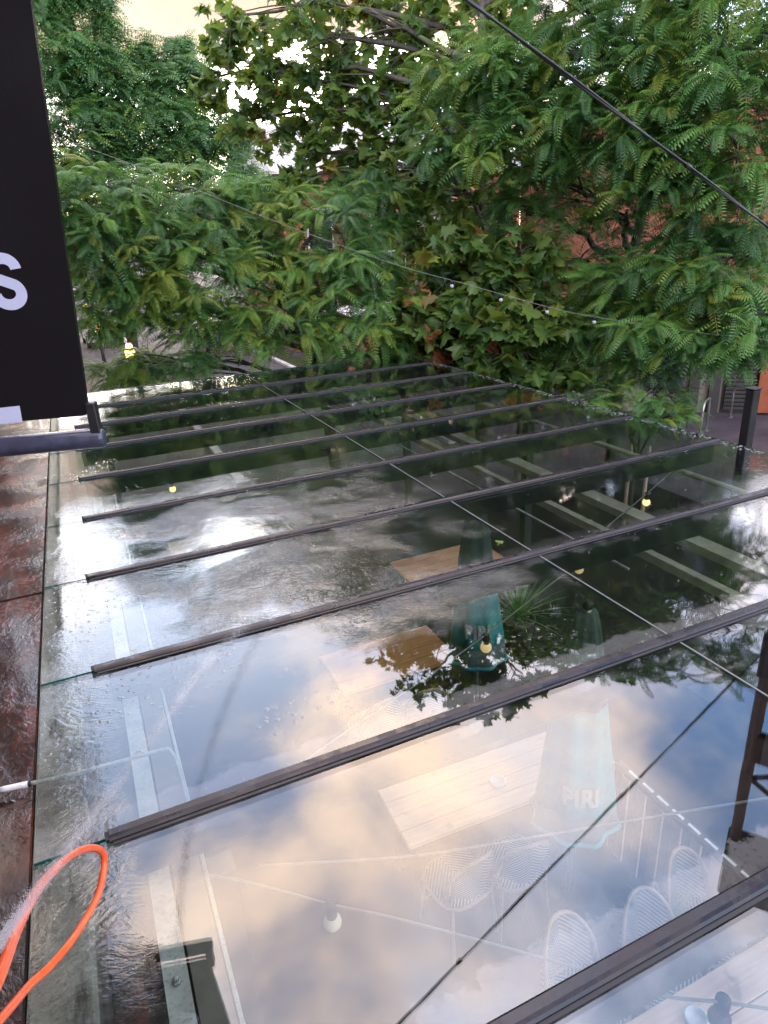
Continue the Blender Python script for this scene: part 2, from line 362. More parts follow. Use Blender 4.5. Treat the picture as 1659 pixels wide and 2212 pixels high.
# ------------------------------------------------------------------ building the camera looks along (only its reflection shows)
fac = thing('shop_building', 'tall brown brick shop front running along the left of the glass roof', 'building', (-1.25, 0, 0))
wb = MB(); wb.box((-6, -6, 0), (0, 10.6, 8.9)); wb.build('wall', M_brickd, fac)
cb = MB(); cb.box((-6, -6.1, 8.903), (.06, 10.7, 9.08)); cb.build('coping', M_conc, fac)
for k in range(2):
    y = 3.6+k*3.4
    f_ = MB(); f_.box((.002, y, 4.2), (.05, y+1.3, 6.2)); wf = f_.build('window', M_whitep, fac)
    g_ = MB(); g_.box((.052, y+.08, 4.28), (.058, y+1.22, 6.12)); g_.build('pane', M_pane, wf)

nb_ = thing('unseen_glow_block', 'unseen rendered block added beyond the shop on the left to cut off the sunset glow', 'building', (-1.9, 10.75, 0))  # unseen block, added to keep the low glow out of the wet roof's reflections
b = MB(); b.box((-8, 0, 0), (0, 34, 9.8)); b.build('wall', M_beige, nb_)
b = MB(); b.box((-8.1, -.05, 9.803), (.12, 34.1, 10.0)); b.build('coping', M_conc, nb_)
for k in range(6):
    for z in (1.2, 5.2):
        b = MB(); b.box((.002, 2+k*5.2, z), (.05, 3.4+k*5.2, z+1.9)); wo = b.build('window', M_whitep, nb_); b = MB(); b.box((.052, 2.1+k*5.2, z+.1), (.058, 3.3+k*5.2, z+1.8)); b.build('pane', M_pane, wo)

# brown wet roof strip, concrete ledge, gutter
mr = thing('membrane_roof', 'wet red-brown roof strip with seams along the left of the glass', 'roof', (0, 0, 0))
for i, y in enumerate([-2.0, 4.0]):
    y1 = [4.0, 10.2][i]
    b = MB(); b.box((-1.247, y+.012, 2.5), (XL-.03, y1, 2.665+.003*(i % 2)), bev=.004); b.build('roof_panel', M_roof, mr)
    b = MB(); b.box((-1.246, y-.010, 2.5), (XL-.032, y+.008, 2.672)); b.build('seam', M_roof, mr)
lb = MB(); lb.box((XL-.028, -2, 2.2), (-.285, 10.1, 2.66), bev=.012); tag(lb.build('concrete_ledge', M_conc), kind='structure')
gb = MB(); gb.box((-.283, -2, 2.2), (-.132, 10.1, 2.42)); tag(gb.build('roof_gutter', M_gut), kind='structure')

# ------------------------------------------------------------------ glass canopy
can = thing('glass_canopy', 'flat wet glass roof of large panes under dark cap strips', 'glass roof', (0, 0, GZ))
xs_start = {0: -.22, 1: -.21, 2: -.21, 3: -.20, 4: -.19, 5: -.19, 6: -.19, 7: -.18, 8: -.18, -1: -.2}
T = .012
for k in range(-1, 9):
    ya, yb = Y0+k*SP+.006, Y0+(k+1)*SP-.006
    for x0, x1 in ((XL, XM-.006), (XM+.006, XR)):
        me = MB()
        me.box((x0, ya, -T), (x1, yb, 0)); mm = me.mesh('glass_pane', M_glass); mm.materials.append(M_gedge)
        for i in (2, 3, 4, 5): mm.polygons[i].material_index = 1
        o = link('glass_pane', mm, can); o.rotation_euler = (R(random.uniform(-.10, .10)), R(random.uniform(-.06, .06)), 0)
        # pivot stays at the canopy, so lower/raise to keep the pane in place
        o.location.z = -(math.tan(o.rotation_euler.x)*(ya+yb)/2)+math.tan(o.rotation_euler.y)*(x0+x1)/2
    j = MB(); j.box((XM-.0045, ya+.02, -.012), (XM+.0045, yb-.02, .0025), bev=.001); j.build('joint_strip', M_sil, can)
for k in range(-1, 10):
    y = Y0+k*SP
    if k == 9:
        b = MB(); b.box((XL, y+.002, -.035), (XR, y+.03, .004)); b.build('edge_trim', M_cap, can)
    else:
        xe = XR-.05 if k > 2 else XR+.12
        pr = [(y-.025, .003), (y-.025, .012), (y-.019, .019), (y-.009, .022), (y+.016, .022), (y+.022, .018), (y+.025, .003)]
        MB().prism(pr, xs_start[k], xe, 'x').build('cap_strip', M_cap, can)
        pb = [(y-.036, .0015), (y-.036, .006), (y-.0255, .008), (y-.0255, .0015)]
        MB().prism(pb, xs_start[k]+.01, xe, 'x').build('gasket', M_black, can)
        e = MB(); e.tube([(xs_start[k]-.012, y, .013), (xs_start[k]-.001, y, .013)], .017, 8); e.build('end_plug', M_black, can)
    if 0 <= k:
        b = MB(); b.box((-.16, y-.03, -.165), (XR-.12, y+.03, -.016)); b.build('rafter', M_rafter, can)
# long beams under the rafters
def ybeam(name, m, prof, y0, y1): return MB().prism(prof, y0, y1, 'y').build(name, m, can)
# left channel: pale top flange, black gap, brown web
ybeam('edge_beam', M_wsteel, [(-.128, -.20), (-.128, -.168), (-.062, -.168), (-.062, -.20), (-.078, -.20), (-.078, -.34), (-.112, -.34), (-.112, -.20)], -1.2, Y0+9*SP-.1)
ybeam('edge_channel', M_gsteel, [(-.054, -.30), (-.054, -.172), (.035, -.172), (.035, -.19), (-.03, -.19), (-.03, -.30)], -1.2, Y0+9*SP-.1)
ybeam('edge_flashing', M_wsteel, [(.040, -.31), (.040, -.178), (.052, -.178), (.052, -.31)], -1.2, Y0+9*SP-.1)
for k in range(0, 9):
    b = MB(); b.lathe([(.014, 0), (.014, .008), (.009, .010), (.009, .018), (.003, .02)], (-.095, Y0+k*SP+.58, -.168), 6); b.build('bolt', M_steel, can)
ybeam('cross_beam', M_cream, [(3.53, -.36), (3.53, -.30), (3.66, -.30), (3.66, -.36)], Y0+.1, Y0+9*SP-.1)
ybeam('cross_beam', M_cream, [(3.26, -.42), (3.26, -.36), (3.32, -.36), (3.32, -.42)], Y0+.1, Y0+9*SP-.1)
o = MB().tube([(4.60, Y0+.1, -.30), (4.60, Y0+9*SP-.1, -.30)], .024, 10).build('tie_rod', M_cream, can, True)
o = MB().tube([(2.95, Y0+2.1, -.34), (2.95, Y0+9*SP-.1, -.34)], .010, 8).build('tie_rod', M_steel, can, True)
for k, (x, y) in enumerate([(.10, 1.9), (.10, 9.6), (4.6, 2.9), (4.6, 9.6), (4.6, 6.3), (.10, 5.9)]):
    b = MB(); b.box((x-.05, y-.05, -GZ+.012), (x+.05, y+.05, -.345)); b.build('column', M_rafter, can)
# beads of water
bd = MB()
def bead(x, y, r, z=0):
    n = 6; v = [(x, y, z+r*.6)]
    for q, h in ((.7, .42), (1, .0)):
        for i in range(n): a = i*math.pi/3+r*900; v.append((x+math.cos(a)*r*q, y+math.sin(a)*r*q*1.1, z+r*h))
    f = [(0, 1+i, 1+(i+1) % n) for i in range(n)]+[(1+i, 7+i, 7+(i+1) % n, 1+(i+1) % n) for i in range(n)]
    bd.add(v, f)
for i in range(900):
    y = random.uniform(2.4, Y0+9*SP-.05); x = XR-.012-abs(random.gauss(0, .055))
    bead(x, y, random.uniform(.004, .011), .001)
for i in range(380): bead(random.uniform(XM, XR), random.uniform(2.0, 9.5), random.uniform(.002, .006), .001)
for i in range(260):
    k = random.randint(1, 8); bead(random.uniform(-.1, XR), Y0+k*SP+random.choice((-1, 1))*random.uniform(.05, .10), random.uniform(.002, .006), .001)
tag(bd.build('water_beads', M_drop, can, True), kind='stuff')

# conduit pipe that dips under the glass
cp = thing('conduit_pipe', 'thin pale pipe crossing the ledge and bending down beneath the glass', 'pipe', (0, 0, 0))
pp = [(-1.2, 2.40, 2.70), (-.72, 2.33, 2.70), (-.46, 2.285, 2.70), (-.29, 2.26, 2.70), (-.02, 2.235, 2.705), (.02, 2.22, 2.70), (.035, 2.17, 2.67), (.04, 2.05, 2.60), (.04, 1.9, 2.56)]
MB().tube(spline(pp[:3], 4), .010, 8).build('insulation', M_black, cp, True)
MB().tube(spline([(-.56, 2.302, 2.70), (-.47, 2.287, 2.70)], 4), .0115, 8).build('joint_sleeve', M_whitep, cp, True)
MB().tube(spline(pp[2:], 5), .008, 8).build('pipe', M_wsteel, cp, True)

# ------------------------------------------------------------------ banner sign
def make_sign_mat():
    t = MT('black_sign_vinyl'); p = t.pos(); n = t.noise(p, 2.6, 3)
    return t.done(t.bsdf(col=(.006, .006, .008), rough=t.mapr(n, .3, .7, .16, .30), spec=.45, norm=t.bump(t.noise(p, 5, 2), .12, .01)))
M_sign = make_sign_mat(); M_lav = plain('lavender_letter_vinyl', (.55, .57, .75), .4, var=.03, bump=.03)
M_barm = plain('black_bar_paint', (.05, .055, .085), .18, scale=20, bump=.05)
def pray(x, y):
    return fw+r2*((x-829.5)/FPX)-u2*((y-1106)/FPX)
def at_dist(x, y, hd):
    d = pray(x, y); return CAMP+d*(hd/math.hypot(d.x, d.y))
BE = at_dist(225, 947, 2.25); zb = BE.z
d0 = pray(0, 967); B0 = CAMP+d0*((zb-CZ)/d0.z)
ex = (BE-B0).normalized()
# sign plane: passes through the bar, edges read off the bar's far end
nP = None
def on_plane(x, y, P, n):
    d = pray(x, y); return CAMP+d*((P-CAMP).dot(n)/d.dot(n))
nP = ex.cross(Vector((0, 0, 1))).normalized()
ez = Vector((0, 0, 1))
c_ = on_plane(190, 890, BE, nP)
SM = Matrix((ex, -nP if nP.y > 0 else nP, ez)).transposed().to_4x4()
# local frame: x along the bar, y away from the camera, z up
yv = nP if nP.y > 0 else -nP
SM = Matrix(((ex.x, yv.x, 0, c_.x), (ex.y, yv.y, 0, c_.y), (0, 0, 1, c_.z), (0, 0, 0, 1)))
SI = SM.inverted()
def sl(x, y): q = SI @ on_plane(x, y, BE, nP); return q.x, q.z
sg = thing('banner_sign', 'tall black hanging sign with a pale letter S at the left', 'sign'); sg.matrix_world = SM
tr_ = sl(66, 0); br_ = sl(193, 897); k_ = (tr_[0]-br_[0])/(tr_[1]-br_[1]); TOPZ = 2.6
bl_ = sl(0, 914)
zbl = bl_[1]; slope = (br_[1]-bl_[1])/(br_[0]-bl_[0])
x2 = -1.35; z2 = br_[1]+slope*(x2-br_[0])
prof = [(br_[0]+k_*(TOPZ-br_[1]), TOPZ), (x2, TOPZ), (x2, z2), (br_[0]-.02, br_[1]-slope*.02), (br_[0]-.004, br_[1]+.004), (br_[0], br_[1]+.02)]
m_ = MB(); n_ = len(prof)
m_.add([(p, 0, q) for p, q in prof]+[(p, .02, q) for p, q in prof], [tuple(range(n_)), tuple(range(2*n_-1, n_-1, -1))]+[(i, n_+i, n_+(i+1) % n_, (i+1) % n_) for i in range(n_)])
m_.build('panel', M_sign, sg)
# bold S
def letter_S(cx, cz, h):
    top = [(math.cos(a), math.sin(a)) for a in np.linspace(R(15), R(235), 18)]
    ctr = []
    rx, ry = .27*h, .232*h
    for a in np.linspace(R(0), R(228), 22): ctr.append((cx+rx*math.cos(a), cz+.255*h+ry*math.sin(a)*1.02))
    for a in np.linspace(R(48), R(-180), 22): ctr.append((cx+rx*math.cos(a), cz-.255*h+ry*math.sin(a)*1.02))
    ctr = [Vector((a, b)) for a, b in ctr]; wd = .118*h; L_, R_ = [], []
    for i, p in enumerate(ctr):
        t = (ctr[min(i+1, len(ctr)-1)]-ctr[max(i-1, 0)]).normalized(); n = Vector((-t.y, t.x)); L_.append(p+n*wd); R_.append(p-n*wd)
    v = [(p.x, -.0025, p.y) for p in L_]+[(p.x, -.0025, p.y) for p in R_]; k = len(ctr)
    return MB().add(v, [(i, i+1, k+i+1, k+i) for i in range(k-1)])
st, sb, sr = sl(20, 556), sl(40, 658), sl(57, 625)
hS = st[1]-sb[1]
letter_S(sr[0]-.385*hS, (st[1]+sb[1])/2, hS).build('letter', M_lav, sg)
q = [sl(43, 876), sl(49, 911), sl(-160, 934), sl(-166, 899)]
MB().add([(a, -.0025, b) for a, b in q], [(3, 2, 1, 0)]).build('underline_block', M_lav, sg)
pa, pb_ = sl(194, 870), sl(196, 940)
m_ = MB(); m_.box((pa[0]-.014, -.012, pb_[1]), (pa[0]+.014, .03, pa[1]), bev=.003); m_.build('bracket', M_post, sg)
m_ = MB(); m_.lathe([(.006, 0), (.006, .006)], (pa[0], 0, pa[1]-.03), 8); m_.build('bracket_bolt', M_steel, sg)
ba = SI @ BE; rr = .031
prof_b = []
m_ = MB(); m_.tube([(ba.x-1.75, .01, ba.z), (ba.x-.012, .01, ba.z), (ba.x-.003, .01, ba.z), (ba.x, .01, ba.z)], [rr, rr, rr*.92, rr*.75], 20); m_.build('bottom_bar', M_barm, sg, True)
m_ = MB(); m_.tube([(ba.x-1.7, .01, TOPZ+.06), (ba.x-.3, .01, TOPZ+.06)], rr, 14); m_.build('top_bar', M_barm, sg, True)
for tx in (-.25, -.9): m_ = MB(); m_.box((x2+.3-tx*0+(tx+.25), .0, TOPZ+.001), (x2+.33+(tx+.25), .018, TOPZ+.05)); m_.build('hanger', M_post, sg)

# ------------------------------------------------------------------ hose and water jet
def make_hose():
    t = MT('orange_hose_rubber'); n = t.noise(t.pos(), 30, 3)
    return t.done(t.bsdf(col=t.ramp(n, (.3, (.72, .085, .02)), (.7, (.86, .13, .03))), rough=.28))
M_hose = make_hose()
def ondist(x, y, dist): d = pray(x, y); return CAMP+d*dist/d.length
hp = [ondist(-60, 2235, 1.05), ondist(0, 2105, 1.2), ondist(40, 2000, 1.4), ondist(88, 1912, 1.62), ondist(150, 1850, 1.85), ondist(196, 1832, 2.0), ondist(222, 1843, 2.08), ondist(224, 1880, 2.10), ondist(208, 1942, 2.08), ondist(160, 2024, 2.03), ondist(110, 2085, 1.95), ondist(64, 2128, 1.86), ondist(20, 2180, 1.72), ondist(-50, 2258, 1.55)]
hz = MB().tube(spline(hp, 8), .0088, 12).build('garden_hose', M_hose, None, True)
tag(hz, 'bright orange hose looping over the lower left glass edge', 'hose')
jet = MB(); jp = spline([ondist(-40, 2090, .95), ondist(62, 1948, 1.25), ondist(200, 1765, 1.75), ondist(330, 1590, 2.35), ondist(450, 1430, 2.9), ondist(560, 1320, 3.4)], 30)
def droplet(p, r, d):
    a = d.orthogonal().normalized(); b = d.cross(a)
    v = [p+d*r*5, p-d*r*5]+[p+(a*math.cos(i*2.094)+b*math.sin(i*2.094))*r for i in range(3)]
    jet.add(v, [(0, 2+i, 2+(i+1) % 3) for i in range(3)]+[(1, 2+(i+1) % 3, 2+i) for i in range(3)])
for i in range(22000):
    t = random.random()**1.3; idx = min(int(t*(len(jp)-2)), len(jp)-2); fr = t*(len(jp)-2)-idx
    p = jp[idx].lerp(jp[idx+1], fr); d = (jp[idx+1]-jp[idx]).normalized(); sp_ = .003+.012*t
    p = p+Vector((random.gauss(0, sp_), random.gauss(0, sp_), random.gauss(0, sp_)))
    droplet(p, random.uniform(.0003, .0006), d)
def make_mist():
    t = MT('spray_water'); g = t.n('ShaderNodeBsdfGlossy', {'Roughness': .1, 'Color': (1, 1, 1, 1)}).outputs[0]; d = t.n('ShaderNodeBsdfDiffuse', {'Color': (.75, .75, .78, 1)}).outputs[0]
    n = t.noise(t.pos(), 8); x = t.n('ShaderNodeMixShader', {0: t.mapr(n, .3, .7, .3, .5), 1: d, 2: g}).outputs[0]
    return t.done(t.n('ShaderNodeMixShader', {0: .55, 1: t.n('ShaderNodeBsdfTransparent', {}).outputs[0], 2: x}).outputs[0])
M_mist = make_mist()
tag(jet.build('water_jet', M_mist), 'thin white jet of water shooting across the glass from the hose', 'water jet', kind='stuff')

# ------------------------------------------------------------------ overhead cables
M_cable = plain('black_cable', (.010, .010, .011), .5, scale=40)
s_ = 1.7/1.6
def cpt(t): return Vector((1.689-.922*t, 2.403-.111*t, 4.935-2.7+.370*t))*s_+Vector((0, 0, GZ))-Vector((0, 0, 0))
PA, PB = cpt(-4.6), cpt(5.0)
mid = (PA+PB)/2
main = [PA.lerp(PB, i/60) for i in range(61)]
cab = thing('overhead_cable', 'thick black twisted cable slanting over the right treetops', 'cable', main[0])
for ph in (0, math.pi):
    pts = [p-main[0]+Vector((0, math.cos(i*.55+ph)*.0045, math.sin(i*.55+ph)*.0045)) for i, p in enumerate(main)]
    MB().tube(pts, .0052, 7).build('strand', M_cable, cab, True)
for i in (14, 22, 31, 37):
    MB().tube([main[i]-main[0], main[i]-main[0]+(main[i+1]-main[i])*.22], .0125, 7).build('cable_tie', M_black, cab, True)
# pole carrying it, beyond the right edge of the frame
M_wood = make_bark('pole_timber', (.07, .032, .022), (.14, .068, .045))
pole = thing('utility_pole', 'brown pole with braces and a dark box mirrored at the right edge of the glass', 'pole', (5.93, 3.84, 0), R(-57))
MB().tube([(0, 0, 0), (0, 0, 4.5), (0, 0, 8.7)], [.085, .07, .055], 12).build('shaft', M_wood, pole, True)
m_ = MB(); m_.box((-.05, -.06, 6.25), (1.2, .06, 6.62), bev=.01); m_.build('crossarm', M_wood, pole)
m_ = MB(); m_.tube([(.03, .09, 6.95), (.9, .09, 7.5)], .03, 6); m_.build('brace', M_shut, pole); m_ = MB(); m_.tube([(.03, .09, 6.95), (.9, .09, 6.5)], .03, 6); m_.build('brace', M_shut, pole)
m_ = MB(); m_.box((-.08, -.25, 7.84), (1.3, .25, 8.5), bev=.03); m_.build('equipment_box', M_shut, pole)
m_ = MB(); m_.box((.12, -.258, 7.86), (.36, .258, 8.4), bev=.01); m_.build('box_door', M_wood, pole)
m_ = MB(); m_.box((-.09, -.09, 5.0), (.09, .09, 5.5), bev=.02); m_.build('cable_box', M_shut, pole)
q_ = pole.matrix_basis.inverted() if False else (Matrix.Translation((5.93, 3.84, 0)) @ Matrix.Rotation(R(-57), 4, 'Z')).inverted()
m_ = MB(); m_.tube([(0, 0, PA.z), q_ @ PA], .025, 6); m_.build('cable_arm', M_post, pole)

# string lights
def make_bulb(name, e):
    t = MT(name); n = t.noise(t.obj(), 30)
    return t.done(t.bsdf(col=(.80, .72, .55), rough=.18, emit=(1.0, .62, .22), estr=t.mapr(n, .3, .7, e*.9, e*1.1)))
M_bulb0 = make_bulb('frosted_bulb', .0); M_bulb1 = make_bulb('lit_warm_bulb', 1.5); M_bulb2 = make_bulb('dim_warm_bulb', .30)
def make_clear():
    t = MT('clear_bulb_glass'); return t.done(t.bsdf(col=(.40, .45, .53), rough=.06, norm=t.bump(t.noise(t.obj(), 20), .05, .002)))
M_clear = make_clear()
def string_lights(label, pts, bulbs, mat, r=.0045, br=.031, wm_=None, sag=.02, cat='string lights'):
    root = thing('string_lights', label, cat, pts[0]); o0 = Vector(pts[0])
    P = [Vector(p)-o0 for p in spline(pts, 8)]
    MB().tube(P, r, 6).build('wire', wm_ or M_wire, root, True)
    for (x, y, z), m in bulbs:
        q = Vector((x, y, z))-o0
        b = MB(); prof = [(br*.45, 0)]+[(br*math.sin(a), -br*1.0+br*math.cos(a)) for a in np.linspace(.5, math.pi-.12, 9)]
        b.lathe([(r_, z_-.045*br/.031) for r_, z_ in prof], q, 16); bl = b.build('bulb', m, root, True)
        s = MB(); s.lathe([(br*.35, .012), (br*.62, .006), (br*.66, -.02*br/.031), (br*.58, -.05*br/.031)], q, 12); s.build('socket', M_black, bl, True)
    return root
M_wire = plain('pale_wire', (.20, .20, .19), .5, scale=40)
def az_(x, y, z): d = pray(x, y); return CAMP+d*((z-CZ)/d.z)
def zz(l, z): return [az_(x, y, z) for x, y in l]
string_lights('pale wire with one unlit globe bulb under the nearest panes', zz([(300, 1882), (345, 1877), (520, 1902), (712, 1953), (880, 1990), (1280, 2100), (1430, 2150), (1560, 2165), (1700, 2185)], 2.50), [(az_(714, 1955, 2.50), M_bulb0), (az_(1562, 2160, 2.50), M_black)], M_bulb0)  # second bulb is coloured black to stand as a silhouette
string_lights('wire with a yellow bulb before the teal umbrella', zz([(560, 1715), (720, 1600), (880, 1492), (1040, 1378), (1195, 1258), (1260, 1212)], 2.48), [(az_(1050, 1372, 2.48), M_bulb2), (az_(1252, 1207, 2.48), M_bulb2)], M_bulb2)
string_lights('short wire with a brightly lit yellow bulb below the right panes', zz([(1285, 1160), (1397, 1066), (1458, 1012)], 2.46), [(az_(1398, 1066, 2.46), M_bulb1)], M_bulb1)
string_lights('thin wire with a tiny yellow bulb under the far left panes', zz([(180, 1000), (368, 1036), (560, 1030), (760, 985)], 2.46), [(az_(370, 1040, 2.46), M_bulb1)], M_bulb1)
string_lights('bare pale wire running under the nearest table and umbrella', zz([(560, 1870), (880, 1850), (1130, 1812), (1390, 1768), (1680, 1720)], 2.46), [(az_(-300, 1850, 2.46), M_bulb0)], M_bulb0)
# across the street, above the roof
def lerpwire(): 
    A = at_dist(95, 286, 9.0); B = at_dist(1760, 760, 9.0); out_ = []
    for (x, y) in [(60, 272), (105, 290), (330, 372), (600, 480), (850, 570), (1000, 612), (1220, 672), (1400, 702), (1540, 722), (1700, 738)]: out_.append(at_dist(x, y, 9.2))
    return out_
wpts = lerpwire()
string_lights('thin grey wire with small clear bulbs strung across in front of the trees', wpts, [(at_dist(x, y, 9.2), M_clear) for x, y in ((976, 607), (1082, 637), (1182, 663), (1284, 685))], M_clear, r=.0032, br=.026)

# ------------------------------------------------------------------ things under the glass
def make_plank(name, a, b):
    t = MT(name); p = t.obj(); rnd = t.n('ShaderNodeObjectInfo').outputs['Random']
    g = t.noise(t.scale(p, (1, 14, 14)), 3.2, 6, .65); k = t.mapr(t.noise(p, 6, 3), .62, .72)
    c = t.mixc(t.mapr(g, .3, .7), (*a, 1), (*b, 1)); c = t.mixc(t.math('MULTIPLY', rnd, .25), c, tuple(x*.75 for x in a)+(1,)); c = t.mixc(t.math('MULTIPLY', k, .5), c, tuple(x*.4 for x in a)+(1,))
    return t.done(t.bsdf(col=c, rough=.4, norm=t.bump(g, .2, .002)))
M_plank = make_plank('pale_table_timber', (.42, .28, .22), (.54, .38, .31))
M_plank2 = make_plank('orange_table_timber', (.40, .15, .06), (.54, .24, .10))
def table(label, x0, y0, x1, y1, m, n=4, rz=0, group=None):
    root = thing('plank_table', label, 'table', ((x0+x1)/2, (y0+y1)/2, .012), rz, group); hx, hy = (x1-x0)/2, (y1-y0)/2
    for i in range(n):
        b = MB(); w_ = 2*hy/n; b.box((-hx, -hy+i*w_+.003, .70+.001*(i % 2)), (hx, -hy+(i+1)*w_-.003, .738+.001*(i % 2)), bev=.004); b.build('plank', m, root)
    b = MB(); b.box((-hx+.1, -hy+.06, .62), (hx-.1, hy-.06, .698)); b.build('apron', M_shut, root)
    for sx in (-1, 1):
        for sy in (-1, 1):
            b = MB(); cx, cy_ = sx*(hx-.12), sy*(hy-.09); b.box((cx-.025, cy_-.025, 0), (cx+.025, cy_+.025, .62)); b.build('leg', M_post, root)
    return root
T1 = table('pale pink plank table with a round ashtray beside the near umbrella', 1.345, 2.97, 2.95, 3.52, M_plank, 4, R(-2))
T2 = table('orange brown plank table left of the teal umbrella', 1.55, 4.72, 2.72, 5.38, M_plank2, 4)
T3 = table('pink plank table under the nearest right corner of the glass', 1.70, .75, 3.9, 1.56, M_plank, 4)
table('brown plank table behind the teal umbrella', 3.0, 6.3, 4.3, 6.9, M_plank2)
table('pale plank table farthest back under the glass', .6, 8.4, 1.9, 9.0, M_plank)
def make_ash():
    t = MT('ashtray_glass'); return t.done(t.bsdf(col=(.42, .45, .50), rough=.08, norm=t.bump(t.noise(t.obj(), 60), .3, .003)))
M_ash = make_ash()
for lab, P in (('round glass ashtray in the middle of the pale table', az_(1075, 1688, .77)), ('glass ashtray on the table at the lower right corner', az_(1504, 2200, .77))):
    b = MB(); b.lathe([(.045, 0), (.058, .006), (.060, .032), (.050, .034), (.044, .012), (.001, .010)], (0, 0, 0), 14); o = b.build('ashtray', M_ash, None, True); o.location = (P.x, P.y, .752); tag(o, lab, 'ashtray')

def make_weave():
    t = MT('woven_herringbone'); s = t.n('ShaderNodeSeparateXYZ', {0: t.n('ShaderNodeTexCoord').outputs['UV']}); X, Z = s.outputs[0], s.outputs[1]
    a = t.math('ADD', t.math('ABSOLUTE', X), Z)
    st_ = t.math('FRACT', t.math('MULTIPLY', a, 34)); dash = t.math('FRACT', t.math('MULTIPLY', t.math('SUBTRACT', Z, t.math('ABSOLUTE', X)), 52))
    m = t.math('MULTIPLY', t.math('GREATER_THAN', st_, .52), t.math('GREATER_THAN', dash, .22))
    c = t.mixc(m, (.02, .024, .028, 1), (.30, .315, .33, 1))
    return t.done(t.bsdf(col=c, rough=.4, norm=t.bump(m, .4, .003)))
M_weave = make_weave(); M_ratt = plain('rattan_tan', (.28, .19, .13), .45, scale=30)
def uvmap(o, f):
    uv = o.data.uv_layers.new(name='UVMap')
    for l in o.data.loops:
        uv.data[l.index].uv = f(o.data.vertices[l.vertex_index].co)
def make_chair(label):
    root = thing('bistro_chair', label, 'chair', (0, 0, 0), 0, 'woven bistro chairs round the tables')
    # seat: rounded pad
    n = 20; b = MB(); ring = []
    def sq(a): 
        c, s = math.cos(a), math.sin(a); k = (abs(c)**3.2+abs(s)**3.2)**(-1/3.2); return c*k, s*k
    pr = [(.0, .458), (.5, .462), (.95, .458), (1.0, .45), (1.0, .435), (.9, .43)]
    v = []; f = []
    for r_, z in pr[1:]:
        for i in range(n): a = 2*math.pi*i/n; x, y = sq(a); v.append((x*.205*r_, y*.20*r_, z))
    v.append((0, 0, .462)); c0 = len(v)-1
    for j in range(len(pr)-2):
        for i in range(n): f.append((j*n+i, (j+1)*n+i, (j+1)*n+(i+1) % n, j*n+(i+1) % n))
    f += [(c0, i, (i+1) % n) for i in range(n)]+[tuple((len(pr)-2)*n+i for i in range(n))]
    o = b.add(v, f).build('seat', M_weave, root, True); uvmap(o, lambda c: (c.x, c.y))
    MB().tube([(sq(2*math.pi*i/n)[0]*.208, sq(2*math.pi*i/n)[1]*.203, .447) for i in range(n+1)], .013, 6).build('seat_frame', M_ratt, root, True)
    # back: arched panel, curved
    b = MB(); v = []; f = []; nx, nz = 13, 11
    for j in range(nz):
        for i in range(nx):
            u = -1+2*i/(nx-1); q = j/(nz-1); half = .19*(1-.25*(1-q)**2) ; top = .50+.36*math.sqrt(max(0, 1-(abs(u)**2.4)))
            z = .50+(top-.50)*q; x = u*half; y = -.20-.05*q+.10*u*u
            v.append((x, y, z))
    for j in range(nz-1):
        for i in range(nx-1): a = j*nx+i; f.append((a, a+1, a+nx+1, a+nx))
    v2 = [(x, y-.012, z) for x, y, z in v]; m = len(v); f2 = [tuple(m+i for i in reversed(q)) for q in f]
    o = b.add(v+v2, f+f2).build('backrest', M_weave, root, True); uvmap(o, lambda c: (c.x, c.z))
    arc = []
    for i in range(25):
        u = -1+2*i/24; q = 1; top = .50+.36*math.sqrt(max(0, 1-(abs(u)**2.4))); arc.append((u*.195, -.25+.10*u*u+(.05 if top < .55 else .05*(1-(top-.5)/.36)), top+.005))
    arc = [(-.165, -.13, .44)]+arc+[(.165, -.13, .44)]
    MB().tube(arc, .0125, 7).build('back_frame', M_ratt, root, True)
    for sx in (-1, 1):
        for sy in (-1, 1): MB().tube([(sx*.16, sy*.15, .44), (sx*.19, sy*.19, .0)], .0125, 7).build('leg', M_ratt, root, True)
    MB().tube([(-.175, .17, .2), (.175, .17, .2)], .008, 6).build('stretcher', M_ratt, root, True)
    return root
ch0 = make_chair('woven chair at the near side of the pale table, left one')
spots = [(1.62, 2.86, .15, None), (2.02, 2.80, -.1, 'woven chair at the near side of the pale table, right one'),
 (1.86, 1.86, math.pi+.08, 'woven arched chair back left of the three by the near cap strip'), (2.34, 1.78, math.pi-.05, 'woven arched chair back in the middle of the three by the near cap strip'), (2.78, 1.88, math.pi+.1, 'woven arched chair back right of the three by the near cap strip'),
 (1.75, 4.55, .1, 'woven chair before the orange brown table, left one'), (2.2, 4.50, -.15, 'woven chair before the orange brown table, right one')]
for i, (x, y, rz, lab) in enumerate(spots):
    o = ch0 if i == 0 else copy_tree(ch0)
    o.location = (x, y, .012); o.rotation_euler = (0, 0, rz)
    if lab: o['label'] = lab

